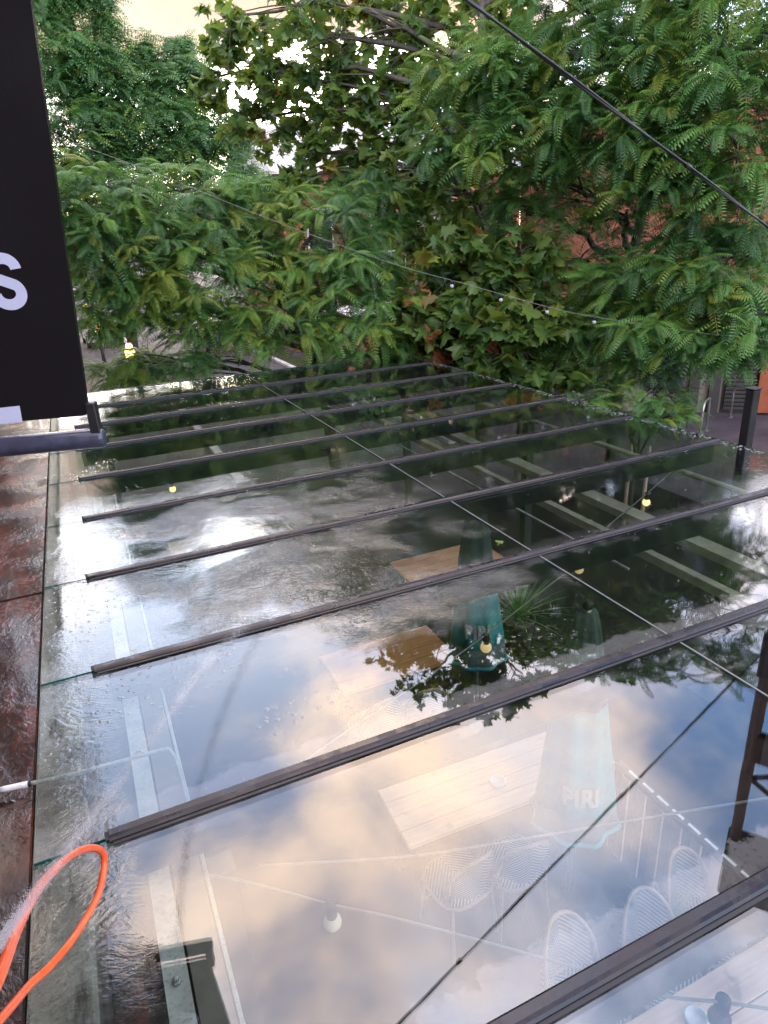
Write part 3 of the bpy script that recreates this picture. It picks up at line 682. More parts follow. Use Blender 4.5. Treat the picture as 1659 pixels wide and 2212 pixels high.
# folded umbrellas
M_teal = plain('teal_canvas', (.015, .20, .22), .7, scale=24); M_greyc = plain('grey_canvas', (.06, .085, .085), .75, scale=24); M_lett = plain('white_lettering', (.24, .26, .27), .6, bump=.02)
def umbrella(label, x, y, face, greycol, h=2.42):
    root = thing('folded_umbrella', label, 'umbrella', (x, y, .012), face)
    MB().lathe([(.30, 0), (.30, .05), (.27, .07), (.05, .08), (.05, .2), (.03, .22)], (0, 0, 0), 20).build('base', M_shut, root, True)
    MB().tube([(0, 0, .2), (0, 0, h+.02)], .022, 10).build('pole', M_steel, root, True)
    pl = lambda a, z: 1+.06*math.sin(a*8)+.035*math.sin(a*5+z*4)
    prof = lambda z: .055+.20*((h-z)/(h-.9))**.8
    MB().lathe([(prof(z), z) for z in np.linspace(1.82, h, 7)], (0, 0, 0), 48, pl).build('canopy_top', greycol, root, True)
    MB().lathe([(prof(z), z) for z in np.linspace(1.07, 1.818, 7)], (0, 0, 0), 48, pl).build('canopy', M_teal, root, True)
    MB().lathe([(prof(.93)*1.03, .90), (prof(1.0)*1.02, .95), (prof(1.068), 1.068)], (0, 0, 0), 48, pl).build('skirt', greycol, root, True)
    MB().lathe([(prof(.9)*1.05, .885), (prof(.9)*1.09, .90), (prof(.9)*1.02, .915)], (0, 0, 0), 48, pl).build('hem', M_teal, root, True)
    MB().lathe([(.03, h+.02), (.035, h+.04), (.01, h+.07)], (0, 0, 0), 10).build('finial', M_post, root, True)
    # printed word wrapped on the cloth
    cu = bpy.data.curves.new('word', 'FONT'); cu.body = 'PIRI'; cu.size = .17; cu.align_x = 'CENTER'; cu.extrude = .002; cu.offset = .008; cu.space_character = 1.05
    to = bpy.data.objects.new('word', cu); COL.objects.link(to); bpy.context.view_layer.update()
    me = bpy.data.meshes.new_from_object(to.evaluated_get(bpy.context.evaluated_depsgraph_get())); bpy.data.objects.remove(to)
    for v in me.vertices:
        X_, Z_, e = v.co.x, v.co.y+1.20, v.co.z; r_ = prof(Z_)*1.10+.004+e; a = -math.pi/2-.25+X_*.80/r_
        v.co = (r_*math.cos(a), r_*math.sin(a), Z_)
    me.materials.clear(); me.materials.append(M_lett)
    link('word', me, root)
    return root
umbrella('large folded grey and teal umbrella reading PIRI by the pale table', 2.36, 2.62, R(-18), M_greyc)
umbrella('folded teal umbrella reading PIRI beside the orange brown table', 2.78, 4.50, R(-14), M_greyc)

# slatted screen; white plates on its cap imitate light in the board gaps
sA, sB = az_(1392, 1692, .92), az_(1640, 1905, .92); sL = abs(sA.y-sB.y)
scn = thing('slatted_screen', 'low screen of upright pale slats with white plates as lit gaps along its cap under the right pane', 'screen', (sA.x, min(sA.y, sB.y), .012))
b = MB(); b.box((-.03, -.3, .86), (.03, sL+.25, .895)); b.build('cap_rail', M_shut, scn)
for i in range(12):
    y = -.25+i*.155; b = MB(); b.box((-.014, y, .05), (.004, y+.075, .858)); b.build('slat', M_plank, scn)
for i in range(9):
    y = -.12+i*(sL+.3)/9; b = MB(); b.box((-.010, y, .8952), (.010, y+.09, .902)); b.build('dash', M_whitep, scn)
for y in (-.28, sL+.2): b = MB(); b.box((.006, y-.02, 0), (.04, y+.02, .858)); b.build('post', M_post, scn)
# spiky plant below the right panes
def spiky(label, P, n, L0):
    root = thing('spiky_plant', label, 'plant', P)
    MB().lathe([(.14, 0), (.19, .36), (.20, .40), (.18, .40), (.17, .36), (.001, .35)], (0, 0, 0), 16).build('pot', M_shut, root, True)
    for i in range(n):
        a = i*2.4; e = R(15+65*(i/n)); L = L0*random.uniform(.8, 1.1); d = Vector((math.cos(a)*math.cos(e), math.sin(a)*math.cos(e), math.sin(e))); s = Vector((-math.sin(a), math.cos(a), 0))
        v = []
        for k in range(5):
            t = k/4; c = Vector((0, 0, .42))+d*L*t+Vector((0, 0, -.18*L*t*t)); w_ = .018*(1-t)+.001; v += [c-s*w_, c+s*w_]
        b = MB(); b.add(v, [(2*k, 2*k+1, 2*k+3, 2*k+2) for k in range(4)]); o = b.build('leaf', M_loc, root)
        at = o.data.attributes.new('tint', 'FLOAT', 'POINT'); at.data.foreach_set('value', [random.uniform(.3, .8)]*10)
spiky('spiky green plant in a pot seen through the far right panes', (3.95, 5.5, .012), 46, .85)
spiky('spiky plant in a pot beside the slatted screen', (2.62, 1.98, .012), 30, .42)

# ------------------------------------------------------------------ right: post, shop wall, bike racks
bp = thing('black_post', 'square black post beyond the right edge of the glass', 'post', (5.17, 3.92, 0))
b = MB(); b.box((-.042, -.042, .02), (.042, .042, 3.12), bev=.006); b.build('shaft', M_post, bp)
b = MB(); b.box((-.14, -.14, 0), (.14, .14, .02)); b.build('base_plate', M_post, bp)
b = MB(); b.box((-.05, -.05, 3.12), (.05, .05, 3.14), bev=.008); b.build('cap', M_post, bp)

def brick_wall(root, L, z0, z1, m, holes, pick, pickn, bl=.23, bh=.086):
    """running-bond bricks proud of a mortar face; local x along the wall, -y outwards"""
    proto = None; singles = []; rest = MB(); allb = []
    nz = int((z1-z0)/bh)
    for j in range(nz):
        z = z0+j*bh; x = -(bl/2 if j % 2 else 0)
        while x < L:
            xa, xb = max(0, x), min(L, x+bl-.01); x += bl
            if xb-xa < .05: continue
            if any(h[0] < xb and h[2] > xa and h[1] < z+bh and h[3] > z for h in holes): continue
            allb.append((xa, xb, z))
    full = [q for q in allb if abs(q[1]-q[0]-(bl-.01)) < 1e-6]
    full.sort(key=lambda q: pick(q)); single = set(full[:pickn])
    pm = MB().box((0, -.014, 0), (bl-.01, .0, bh-.01)).mesh('brick', m)
    for q in full[:pickn]:
        o = bpy.data.objects.new('brick', pm); COL.objects.link(o); o.parent = root; o.location = (q[0], -.002+random.uniform(-.002, .002), q[2])
    for q in allb:
        if q not in single: rest.box((q[0], -.014+random.uniform(-.003, .003), q[2]), (q[1], -.001, q[2]+bh-.01))
    tag(rest.build('brickwork', m, root), kind='stuff')

A2 = Vector((10.4, 14.845, 0)); B2 = Vector((23.0, 4.2, 0)); dirw = (B2-A2).normalized(); Lw = (B2-A2).length; angw = math.atan2(dirw.y, dirw.x)
sb_ = thing('brick_building', 'orange brick building behind the trees on the right', 'building', A2, angw)
WI = Matrix.Translation(A2) @ Matrix.Rotation(angw, 4, 'Z')
holes = [(9.6, 4.0, 10.7, 5.8)]
b = MB(); b.box((0, .002, 2.9), (Lw, 8, 7.0)); b.build('wall', M_mortar, sb_)
brick_wall(sb_, Lw, 2.92, 6.95, M_brick, holes, lambda q: (lambda s: (s[0]-1370)**2+(s[1]-450)**2)(pix(WI @ Vector((q[0], 0, q[2])))), 300)
b = MB(); b.box((-.1, -.12, 7.003), (Lw+.1, 8.1, 7.2)); b.build('parapet', M_conc, sb_)
for h in holes:
    b = MB(); b.box((h[0], -.03, h[1]), (h[2], .0, h[3])); wo = b.build('window', M_whitep, sb_)
    for s in (0, 1):
        xm = h[0]+.06+s*(h[2]-h[0]-.06)/2; b = MB(); b.box((xm, -.038, h[1]+.07), (xm+(h[2]-h[0])/2-.10, -.032, h[3]-.07)); b.build('pane', M_pane, wo)
# ground floor: beige bays, dark recess, louvred shutter, orange panel
b = MB(); b.box((0, .3, 0), (Lw, 8, 2.898)); b.build('ground_floor', M_beige, sb_)
b = MB(); b.box((0, -.35, 2.62), (Lw, .29, 2.88), bev=.02); b.build('fascia', M_shut, sb_)
def wx(px, py):  # wall x where the pixel's ray meets the facade plane
    d = pray(px, py); n = Vector((-dirw.y, dirw.x, 0)); P = CAMP+d*((A2-CAMP).dot(n)/d.dot(n)); return (P-A2).dot(dirw), P.z
sx0 = wx(1572, 830)[0]; sx1 = wx(1635, 830)[0]
for k in range(24):
    b = MB(); b.box((sx0, .16, .12+k*.1), (sx1, .24, .19+k*.1)); o = b.build('slat', M_shut, sb_)
b = MB(); b.box((sx0-.05, .25, .02), (sx1+.05, .29, 2.6)); b.build('shutter_back', M_black, sb_)
b = MB(); b.box((sx1+.06, .1, .05), (sx1+1.6, .28, 2.6), bev=.01); b.build('door', M_orange, sb_)
bx0, bx1 = wx(1090, 850)[0], wx(1165, 850)[0]
b = MB(); b.box((bx0, .05, .05), (bx1, .28, 2.3), bev=.01); b.build('door', M_orange, sb_)
for px_ in (1215, 1300, 1500, 1545):
    x = wx(px_, 850)[0]; b = MB(); b.box((x-.12, .12, 0), (x+.12, .28, 2.6)); b.build('pilaster', M_shut, sb_)
for px_ in (1255, 1430):
    x = wx(px_, 850)[0]; b = MB(); b.box((x-.5, .22, .6), (x+.5, .29, 2.3)); wo = b.build('window', M_shut, sb_); b = MB(); b.box((x-.44, .205, .66), (x+.44, .215, 2.24)); b.build('pane', M_pane, wo)

def rack(label, P, rz):
    root = thing('bike_rack', label, 'bike rack', P, rz, 'steel bike hoops on the paving')
    arc = [(-.33, 0, 0), (-.33, 0, .6)]+[(-.33+.2*(1-math.cos(a)), 0, .6+.2*math.sin(a)) for a in np.linspace(.3, 1.57, 4)]+[(.33-.2*(1-math.cos(a)), 0, .6+.2*math.sin(a)) for a in np.linspace(1.57, .3, 4)]+[(.33, 0, .6), (.33, 0, 0)]
    MB().tube(arc, .024, 8).build('hoop', M_steel, root, True)
    for x in (-.33, .33): MB().lathe([(.07, 0), (.07, .012), (.03, .014)], (x, 0, 0), 10).build('foot', M_steel, root)
    return root
g1 = az_(1532, 935, 0); g2 = az_(1596, 908, 0)
rack('steel bike hoop in front of the dark recess, nearer one', (g1.x-.2, g1.y, 0), R(30)); rack('steel bike hoop beside the louvred shutter, farther one', (g2.x, g2.y, 0), R(75))
def bicycle(label, P, rz):
    root = thing('bicycle', label, 'bicycle', P, rz)
    for x in (-.52, .52):
        wl = MB(); wl.tube([(x+.33*math.cos(a), 0, .34+.33*math.sin(a)) for a in np.linspace(0, 2*math.pi, 25)], .016, 6, False); wo = wl.build('wheel', M_black, root, True)
        s = MB()
        for i in range(10): a = i*.628; s.tube([(x, 0, .34), (x+.32*math.cos(a), 0, .34+.32*math.sin(a))], .0025, 3, False)
        s.build('spokes', M_steel, wo)
    f = MB()
    for a_, b_ in (((-.52, 0, .34), (-.1, 0, .30)), ((-.1, 0, .30), (-.22, 0, .82)), ((-.52, 0, .34), (-.2, 0, .72)), ((-.1, 0, .30), (.36, 0, .78)), ((-.2, 0, .72), (.36, 0, .82)), ((.34, 0, .92), (.52, 0, .34))): f.tube([a_, b_], .016, 6)
    f.build('frame', M_shut, root, True)
    b = MB(); b.box((-.34, -.06, .83), (-.12, .06, .88), bev=.02); b.build('saddle', M_black, root)
    MB().tube([(.30, -.26, .98), (.36, -.1, .97), (.34, 0, .95), (.36, .1, .97), (.30, .26, .98)], .012, 6).build('handlebar', M_black, root, True)
    MB().tube([(-.1, -.1, .22), (-.1, .1, .38)], .012, 6).build('pedals', M_black, root)
bicycle('dark bicycle leaning by the steel hoop', (g1.x-.45, g1.y+.35, 0), R(35))

# ------------------------------------------------------------------ far buildings, kiosk, houses
kk = thing('kiosk', 'low brick kiosk with a flat white roof between the trees', 'kiosk', (11.2, 24.6, 0))
b = MB(); b.box((-2.0, -1, 0), (2.2, 2, 1.9)); b.build('wall', M_brick, kk)
b = MB(); b.box((-2.3, -1.5, 1.92), (2.5, 2.3, 2.08), bev=.02); b.build('roof', M_whitep, kk)
b = MB(); b.box((-1.2, -1.03, .9), (.2, -1.003, 1.7)); b.build('window', M_pane, kk)
MB().tube([(-.55, -.6, 2.08), (-.55, -.6, 3.0)], .04, 8).build('vent_pipe', M_post, kk)
for i, (x, lab) in enumerate(((14, 'brick house with white balcony railing behind the kiosk'),)):
    h = thing('brick_house', lab, 'house', (x, 30, 0))
    b = MB(); b.box((-5, 0, 0), (7, 9, 7.2)); b.build('wall', M_brick, h)
    b = MB(); b.prism([(-.5, 7.203), (4.5, 9.8), (9.5, 7.203)], -5.4, 7.4, 'x'); b.build('roof', M_rooft, h)
    for wx_ in (-4, -1, 2.2, 5):
        for wz in (.9, 4.2):
            b = MB(); b.box((wx_, -.06, wz), (wx_+1.2, -.003, wz+1.7)); wo = b.build('window', M_whitep, h); b = MB(); b.box((wx_+.08, -.07, wz+.08), (wx_+1.12, -.062, wz+1.62)); b.build('pane', M_pane, wo)
    b = MB(); b.box((-4.6, -1.2, 3.0), (2.0, -.062, 3.15)); bl = b.build('balcony', M_whitep, h)
    b = MB(); b.box((-4.6, -1.2, 4.0), (2.0, -1.15, 4.06)); b.box((-4.6, -1.2, 3.2), (2.0, -1.15, 3.25))
    for q in range(40): b.box((-4.55+q*.166, -1.19, 3.25), (-4.53+q*.166, -1.16, 4.0))
    b.build('railing', M_whitep, bl)
gh = thing('gabled_house', 'pale grey gabled house far away between the treetops', 'house', (17.2, 42, 0))
b = MB(); b.prism([(-3.8, 0), (3.8, 0), (3.8, 8.4), (0, 10.0), (-3.8, 8.4)], 0, 9, 'y'); b.build('wall', M_render_, gh)
for s in (-1, 1):
    b = MB(); b.prism([(s*4.3, 8.25), (s*4.3, 8.5), (s*.002, 10.33), (s*.002, 10.06)][::s], -.4, 9.4, 'y'); b.build('roof', M_rooft, gh)
    b = MB(); b.box((s*1.9-.6, -.06, 4.6), (s*1.9+.6, -.003, 6.4)); wo = b.build('window', M_whitep, gh); b = MB(); b.box((s*1.9-.5, -.07, 4.7), (s*1.9+.5, -.062, 6.3)); b.build('pane', M_pane, wo)
    b = MB(); b.box((s*1.9-.6, -.06, 1.2), (s*1.9+.6, -.003, 3.0)); wo = b.build('window', M_whitep, gh); b = MB(); b.box((s*1.9-.5, -.07, 1.3), (s*1.9+.5, -.062, 2.9)); b.build('pane', M_pane, wo)

# street lamps
def make_lampglow():
    t = MT('lit_lantern_glass'); n = t.noise(t.obj(), 10); return t.done(t.bsdf(col=(.8, .6, .3), rough=.3, emit=(1.0, .60, .18), estr=t.mapr(n, .3, .7, 3.0, 4.5)))
M_glow = make_lampglow()
def lamp(label, P):
    root = thing('street_lamp', label, 'street lamp', (P.x, P.y, 0), 0, 'lit post lamps along the footpath')
    MB().tube([(0, 0, 0), (0, 0, .3), (0, 0, 1.78)], [.06, .045, .038], 10).build('post', M_post, root, True)
    MB().lathe([(.06, 1.78), (.13, 1.80), (.13, 1.82)], (0, 0, 0), 14).build('collar', M_post, root)
    MB().lathe([(.125, 1.823), (.135, 1.93), (.125, 2.03)], (0, 0, 0), 14).build('lantern', M_glow, root, True)
    MB().lathe([(.17, 2.033), (.165, 2.06), (.09, 2.08)], (0, 0, 0), 14).build('hood', M_post, root)
    MB().lathe([(.085, 2.083), (.09, 2.15), (.05, 2.2)], (0, 0, 0), 14).build('upper_lantern', M_glow, root, True)
for (x, y), lab in zip([(281, 762), (214, 712), (206, 693), (185, 663)], ['lit post lamp nearest the far edge of the glass', 'second lit post lamp beside the white car', 'third lit post lamp half hidden behind another lamp', 'farthest lit post lamp among the fronds by the sign']):
    lamp(lab, az_(x, y, 1.95))
# parked cars
def car(label, P, rz, m):
    root = thing('parked_car', label, 'car', P, rz, 'cars parked along the street')
    prof = [(-2.1, .32), (-2.15, .6), (-2.05, .9), (-1.75, .95), (-1.2, 1.38), (-.6, 1.47), (.25, 1.43), (.95, 1.0), (1.8, .88), (2.1, .68), (2.12, .35)]
    n = len(prof); v = []; f = []
    for yy, k in ((-.86, 0), (-.80, 1), (.80, 1), (.86, 0)):
        for x, z in prof:
            ins = .0 if z < .96 else .16*(z-.9)/.5; y_ = yy*(1-ins) if abs(yy) > .82 else yy*(1-ins)
            v.append((x*(1 if k == 0 else 1.01), y_, z+(.015 if k else 0)))
    for r in range(3):
        for i in range(n): f.append((r*n+i, r*n+(i+1) % n, (r+1)*n+(i+1) % n, (r+1)*n+i))
    f += [tuple(range(n)), tuple(range(4*n-1, 3*n-1, -1))]
    MB().add(v, f).build('body', m, root, False)
    for s in (-1, 1):
        MB().add([(-1.15, s*.80, 1.0), (.75, s*.80, 1.0), (.2, s*.745, 1.37), (-.9, s*.74, 1.38)], [(0, 1, 2, 3) if s < 0 else (3, 2, 1, 0)]).build('side_window', M_pane, root)
    MB().add([(.99, -.70, 1.02), (.99, .70, 1.02), (.34, .62, 1.43), (.34, -.62, 1.43)], [(0, 1, 2, 3)]).build('windscreen', M_pane, root)
    MB().add([(-1.76, -.66, .985), (-1.76, .66, .985), (-1.25, .6, 1.385), (-1.25, -.6, 1.385)], [(3, 2, 1, 0)]).build('rear_window', M_pane, root)
    for x in (-1.3, 1.3):
        for s in (-1, 1):
            wl = MB(); wl.tube([(x, s*.70, .32), (x, s*.885, .32)], .32, 16); wo = wl.build('wheel', M_black, root)
            r_ = MB(); r_.tube([(x, s*.886, .32), (x, s*.895, .32)], .19, 10); r_.build('rim', M_steel, wo)
    for s in (-1, 1):
        b = MB(); b.box((2.05, s*.6-.15, .66), (2.14, s*.6+.15, .78), bev=.02); b.build('headlight', M_whitep, root)
        b = MB(); b.box((-2.18, s*.62-.13, .68), (-2.08, s*.62+.13, .84), bev=.02); b.build('tail_light', M_orange, root)
M_carb = plain('dark_blue_car_paint', (.02, .045, .08), .15, var=.03, bump=0)
car('white car parked beside the lit post lamps', (1.35, 41, .0), R(93), M_whitep)
car('dark blue car half hidden behind the drooping fronds', (6.3, 34, .0), R(91), M_carb)

# ------------------------------------------------------------------ trees
def locust_frond(droop, npair=16, kl=1.0, kw=1.0):
    """a pinnate leaf of unit length along +x that arches down; leaflets are lens-shaped quads"""
    v = []; f = []
    def C(t): return np.array([t-.22*droop*t*t, 0, .18*t-droop*.55*t*t])
    def Tn(t): d = C(t+.01)-C(t-.01); return d/np.linalg.norm(d)
    for i in range(npair):
        t = .10+.88*i/(npair-1); L = .165*kl*(1-.55*abs(t-.45)**1.5*2)*(.55 if t > .93 else 1); Lw_ = .0165*kw
        tt = Tn(t); n_ = np.cross(tt, [0, 1, 0]); n_ = -n_ if n_[2] < 0 else n_
        for s in (-1, 1):
            dr = np.array([0, s, 0])*.86+tt*.42-n_*.22; dr /= np.linalg.norm(dr); sd = np.cross(n_, dr); p = C(t); b = len(v)
            v += [p, p+dr*L*.5+sd*Lw_-n_*.004, p+dr*L-n_*.03, p+dr*L*.5-sd*Lw_-n_*.004]; f.append((b, b+1, b+2, b+3) if s > 0 else (b+3, b+2, b+1, b))
    for i in range(4):
        t0, t1 = i/4, (i+1)/4; b = len(v); a = np.array([0, .006, 0]); v += [C(t0)-a, C(t0)+a, C(t1)+a*.6, C(t1)-a*.6]; f.append((b, b+1, b+2, b+3))
    return np.array(v), np.array(f)
def plane_leaf(fold):
    """five-lobed leaf of unit length along +x"""
    out_ = [(0, 0), (.03, .13), (-.09, .36), (.08, .33), (.20, .26), (.28, .45), (.38, .66), (.44, .46), (.50, .25), (.62, .29), (.80, .20), (.84, .10), (1.0, 0)]
    pts = out_+[(x, -y) for x, y in out_[-2:0:-1]]
    v = [(.30, 0, .03)]+[(x, y, -fold*abs(y)-.22*x*x*fold+.03*math.sin(9*x+5*y)) for x, y in pts]+[(-.35, .008, .02), (-.35, -.008, .02)]
    n = len(pts); f = [(0, 1+i, 1+(i+1) % n, 0) for i in range(n)]
    tris = [(0, 1+i, 1+(i+1) % n) for i in range(n)]+[(1, n+1, n+2)]
    return np.array(v), np.array(tris)
FRF = [locust_frond(d, 8, 1.15, 1.9) for d in (.8, 1.1, 1.4, 1.7)]
FR = [locust_frond(d) for d in (.8, 1.1, 1.4, 1.7)]
PL = [plane_leaf(d) for d in (.15, .4, .7)]
def np_mesh(name, V, F, tint, m):
    me = bpy.data.meshes.new(name); k = F.shape[1]
    me.vertices.add(len(V)); me.vertices.foreach_set('co', V.astype(np.float32).ravel())
    me.loops.add(F.size); me.loops.foreach_set('vertex_index', F.astype(np.int32).ravel())
    me.polygons.add(len(F)); me.polygons.foreach_set('loop_start', np.arange(0, F.size, k, dtype=np.int32)); me.polygons.foreach_set('loop_total', np.full(len(F), k, dtype=np.int32))
    at = me.attributes.new('tint', 'FLOAT', 'POINT'); at.data.foreach_set('value', tint.astype(np.float32))
    me.materials.append(m); me.update(calc_edges=True); return me
_single = {}
def single_mesh(kind, var, tq):
    key = (kind, var, tq)
    if key not in _single:
        V, F = (FR if kind == 'locust' else PL)[var]
        _single[key] = np_mesh('leaf', V, F, np.full(len(V), tq/8), M_loc if kind == 'locust' else M_pln)
    return _single[key]
def rotm(yaw_, pitch_, roll_):
    cy_, sy_ = np.cos(yaw_), np.sin(yaw_); cp, sp = np.cos(pitch_), np.sin(pitch_); cr, sr = np.cos(roll_), np.sin(roll_); z = np.zeros_like(cy_); o_ = z+1
    Rz = np.array([[cy_, -sy_, z], [sy_, cy_, z], [z, z, o_]]).transpose(2, 0, 1); Ry = np.array([[cp, z, -sp], [z, o_, z], [sp, z, cp]]).transpose(2, 0, 1); Rx = np.array([[o_, z, z], [z, cr, -sr], [z, sr, cr]]).transpose(2, 0, 1)
    return Rz @ Ry @ Rx
def tree(name, label, cat, kind, base, trunk, lobes, bark, size, tint, per=(5, 8), trunk_r=.13, seed=1, n_single=300, far=False, clump=.55):
    """lobes: (centre, radii, twigs). Limbs run from the trunk to each lobe, twigs fill it, leaves sit along the twigs."""
    rs = np.random.default_rng(seed); rnd = random.Random(seed)
    root = thing(name, label, cat, base); b0 = Vector(base)
    tp = spline(trunk, 5); tpl = [Vector(p)-b0 for p in tp]; nn = len(tpl)
    MB().tube(tpl, [trunk_r*(1-.62*i/(nn-1)) for i in range(nn)], 10).build('trunk', bark, root, True)
    tw = MB(); P, YA, PI_, RO, SZ, TI = [], [], [], [], [], []
    for (c, r_, n) in lobes:
        c = Vector(c); r_ = Vector(r_)
        start = min((tp[i] for i in range(nn//3, nn)), key=lambda q: (q-c).length+.8*abs((q.z+.8)-c.z) if q.z < c.z else (q-c).length+2)
        midp = start.lerp(c, .5)+Vector((rnd.uniform(-.2, .2), rnd.uniform(-.2, .2), .15+.12*(c-start).length))
        limb = bez(start, midp, c+Vector((r_.x*.2*rnd.uniform(-1, 1), r_.y*.2*rnd.uniform(-1, 1), r_.z*.35)), 10)
        ln = len(limb); jig = [Vector((rnd.uniform(-.05, .05), rnd.uniform(-.05, .05), rnd.uniform(-.05, .05)))*(0 if i == 0 else 1) for i in range(ln)]; limb = [a+b for a, b in zip(limb, jig)]
        MB().tube([q-b0 for q in limb], [trunk_r*.42*(1-.8*i/(ln-1))+.006 for i in range(ln)], 7).build('limb', bark, root, True)
        # secondary boughs
        subs = []
        for k in range(5):
            q0 = limb[rnd.randint(3, ln-1)]; dv_ = Vector((rnd.gauss(0, 1), rnd.gauss(0, 1), rnd.gauss(.1, .6))).normalized(); q2 = c+Vector((dv_.x*r_.x, dv_.y*r_.y, dv_.z*r_.z))*.72
            sub = bez(q0, q0.lerp(q2, .5)+Vector((0, 0, .2)), q2, 8); subs.append(sub); tw.tube([q-b0 for q in sub], [.018*(1-.75*i/7) for i in range(8)], 5, False)
        pool = limb[4:]+[q for s_ in subs for q in s_[2:]]
        for k in range(n):
            u = rnd.random()**.4; dv_ = Vector((rnd.gauss(0, 1), rnd.gauss(0, 1), rnd.gauss(0, 1))).normalized()
            e = c+Vector((dv_.x*r_.x, dv_.y*r_.y, dv_.z*r_.z))*(.35+.65*u)*rnd.uniform(.85, 1.12)
            cand = [pool[rnd.randrange(len(pool))] for _ in range(8)]; q0 = min(cand, key=lambda q: (q-e).length)
            tws = bez(q0, q0.lerp(e, .55)+Vector((0, 0, .22*(e-q0).length*.6)), e, 5); tw.tube([q-b0 for q in tws], [.007, .006, .005, .004, .003], 3, False)
            od = e-q0; oy = math.atan2(od.y, od.x); st_ = tint(e, rnd)
            m_ = rnd.randint(*per)
            for j in range(m_):
                t = 1-clump*(j/m_)**1.3; i0 = min(int(t*4), 3); pos = tws[i0].lerp(tws[i0+1], t*4-i0)
                P.append(pos); YA.append(oy+rnd.uniform(-1.9, 1.9) if kind == 'locust' else oy+rnd.uniform(-2.6, 2.6))
                PI_.append(rnd.gauss(.34, .30) if kind == 'locust' else rnd.gauss(-.35, .55)); RO.append(rnd.gauss(0, .28) if kind == 'locust' else rnd.gauss(0, .65))
                SZ.append(size*rnd.uniform(.62, 1.15)); TI.append(min(1, max(0, st_+rnd.gauss(0, .07))))
    tag(tw.build('twigs', bark, root), kind='stuff')
    P = np.array(P); RM = rotm(np.array(YA), np.array(PI_), np.array(RO)); SZ = np.array(SZ); TI = np.array(TI); n = len(P)
    VAR = rs.integers(0, 4 if kind == 'locust' else 3, n)
    d = P-np.array(CAMP); k = d @ np.array(fw); xx = 829.5+FPX*(d @ np.array(r2))/k; yy = 1106-FPX*(d @ np.array(u2))/k
    vis = (k > 0) & (xx > 60) & (xx < 1659) & (yy > 0) & (yy < 960); score = np.where(vis, SZ/np.maximum(k, .1), 0); order = np.argsort(-score)[:n_single]; order = order[score[order] > 0]
    pick = np.zeros(n, bool); pick[order] = True
    for i in order:
        o = bpy.data.objects.new('leaf', single_mesh(kind, int(VAR[i]), int(round(TI[i]*8)))); COL.objects.link(o); o.parent = root
        M = Matrix([[*(RM[i][a]*SZ[i]), P[i][a]-base[a]] for a in range(3)]+[[0, 0, 0, 1]]); o.matrix_local = M
    Vs, Fs, Ts, off = [], [], [], 0
    for var, (V, F) in enumerate((FRF if far else FR) if kind == 'locust' else PL):
        idx = np.where((VAR == var) & ~pick)[0]
        if not len(idx): continue
        W = np.einsum('nij,vj->nvi', RM[idx]*SZ[idx][:, None, None], V)+(P[idx]-np.array(base))[:, None, :]
        Vs.append(W.reshape(-1, 3)); Fs.append((F[None]+(np.arange(len(idx))*len(V))[:, None, None]).reshape(-1, F.shape[1])+off); off += len(idx)*len(V); Ts.append(np.repeat(TI[idx], len(V)))
    me = np_mesh('foliage', np.concatenate(Vs), np.concatenate(Fs), np.concatenate(Ts), M_loc if kind == 'locust' else M_pln)
    tag(link('foliage', me, root), kind='stuff')
    return n
def D(x, y, hd): return tuple(at_dist(x, y, hd))
def locust_tint(base_, spread=.22):
    def f(e, rnd):
        t = rnd.gauss(base_, spread)
        return t if rnd.random() > .05 else .97
    return f
# T1 near locust behind the far edge of the glass
b1 = at_dist(712, 760, 12.0); 
tree('locust_tree', 'drooping bright green locust tree beyond the far edge of the glass', 'tree', 'locust', (b1.x, b1.y, 0), [(b1.x, b1.y, 0), (b1.x-.1, b1.y+.1, 1.4), (b1.x-.2, b1.y+.1, 2.4), (b1.x-.6, b1.y+.3, 3.6), (b1.x-1.0, b1.y+.4, 4.6)],
  [(D(215, 440, 11.6), (.75, .7, .6), 49), (D(400, 450, 12), (.9, .9, .75), 62), (D(540, 450, 12.6), (.6, .8, .6), 23), (D(300, 560, 11.4), (.95, .8, .7), 62), (D(450, 590, 11.6), (.8, .9, .7), 52), (D(580, 590, 11.8), (.7, .7, .5), 23), (D(690, 520, 12), (1.0, 1.0, .85), 71), (D(800, 450, 13), (.8, .9, .6), 40),
   (D(760, 620, 11.4), (.95, .8, .65), 57), (D(250, 670, 11.6), (.6, .5, .5), 32), (D(200, 570, 11.4), (.5, .5, .5), 19), (D(420, 690, 11.8), (.85, .7, .42), 43), (D(610, 700, 11.4), (.9, .8, .5), 49), (D(800, 730, 11.2), (.7, .7, .45), 40), (D(290, 800, 12.2), (.55, .4, .3), 31), (D(420, 790, 11.6), (.4, .4, .2), 9)],
  M_bark, .55, locust_tint(.66, .26), (9, 13), .12, 11, 300, False, .24)
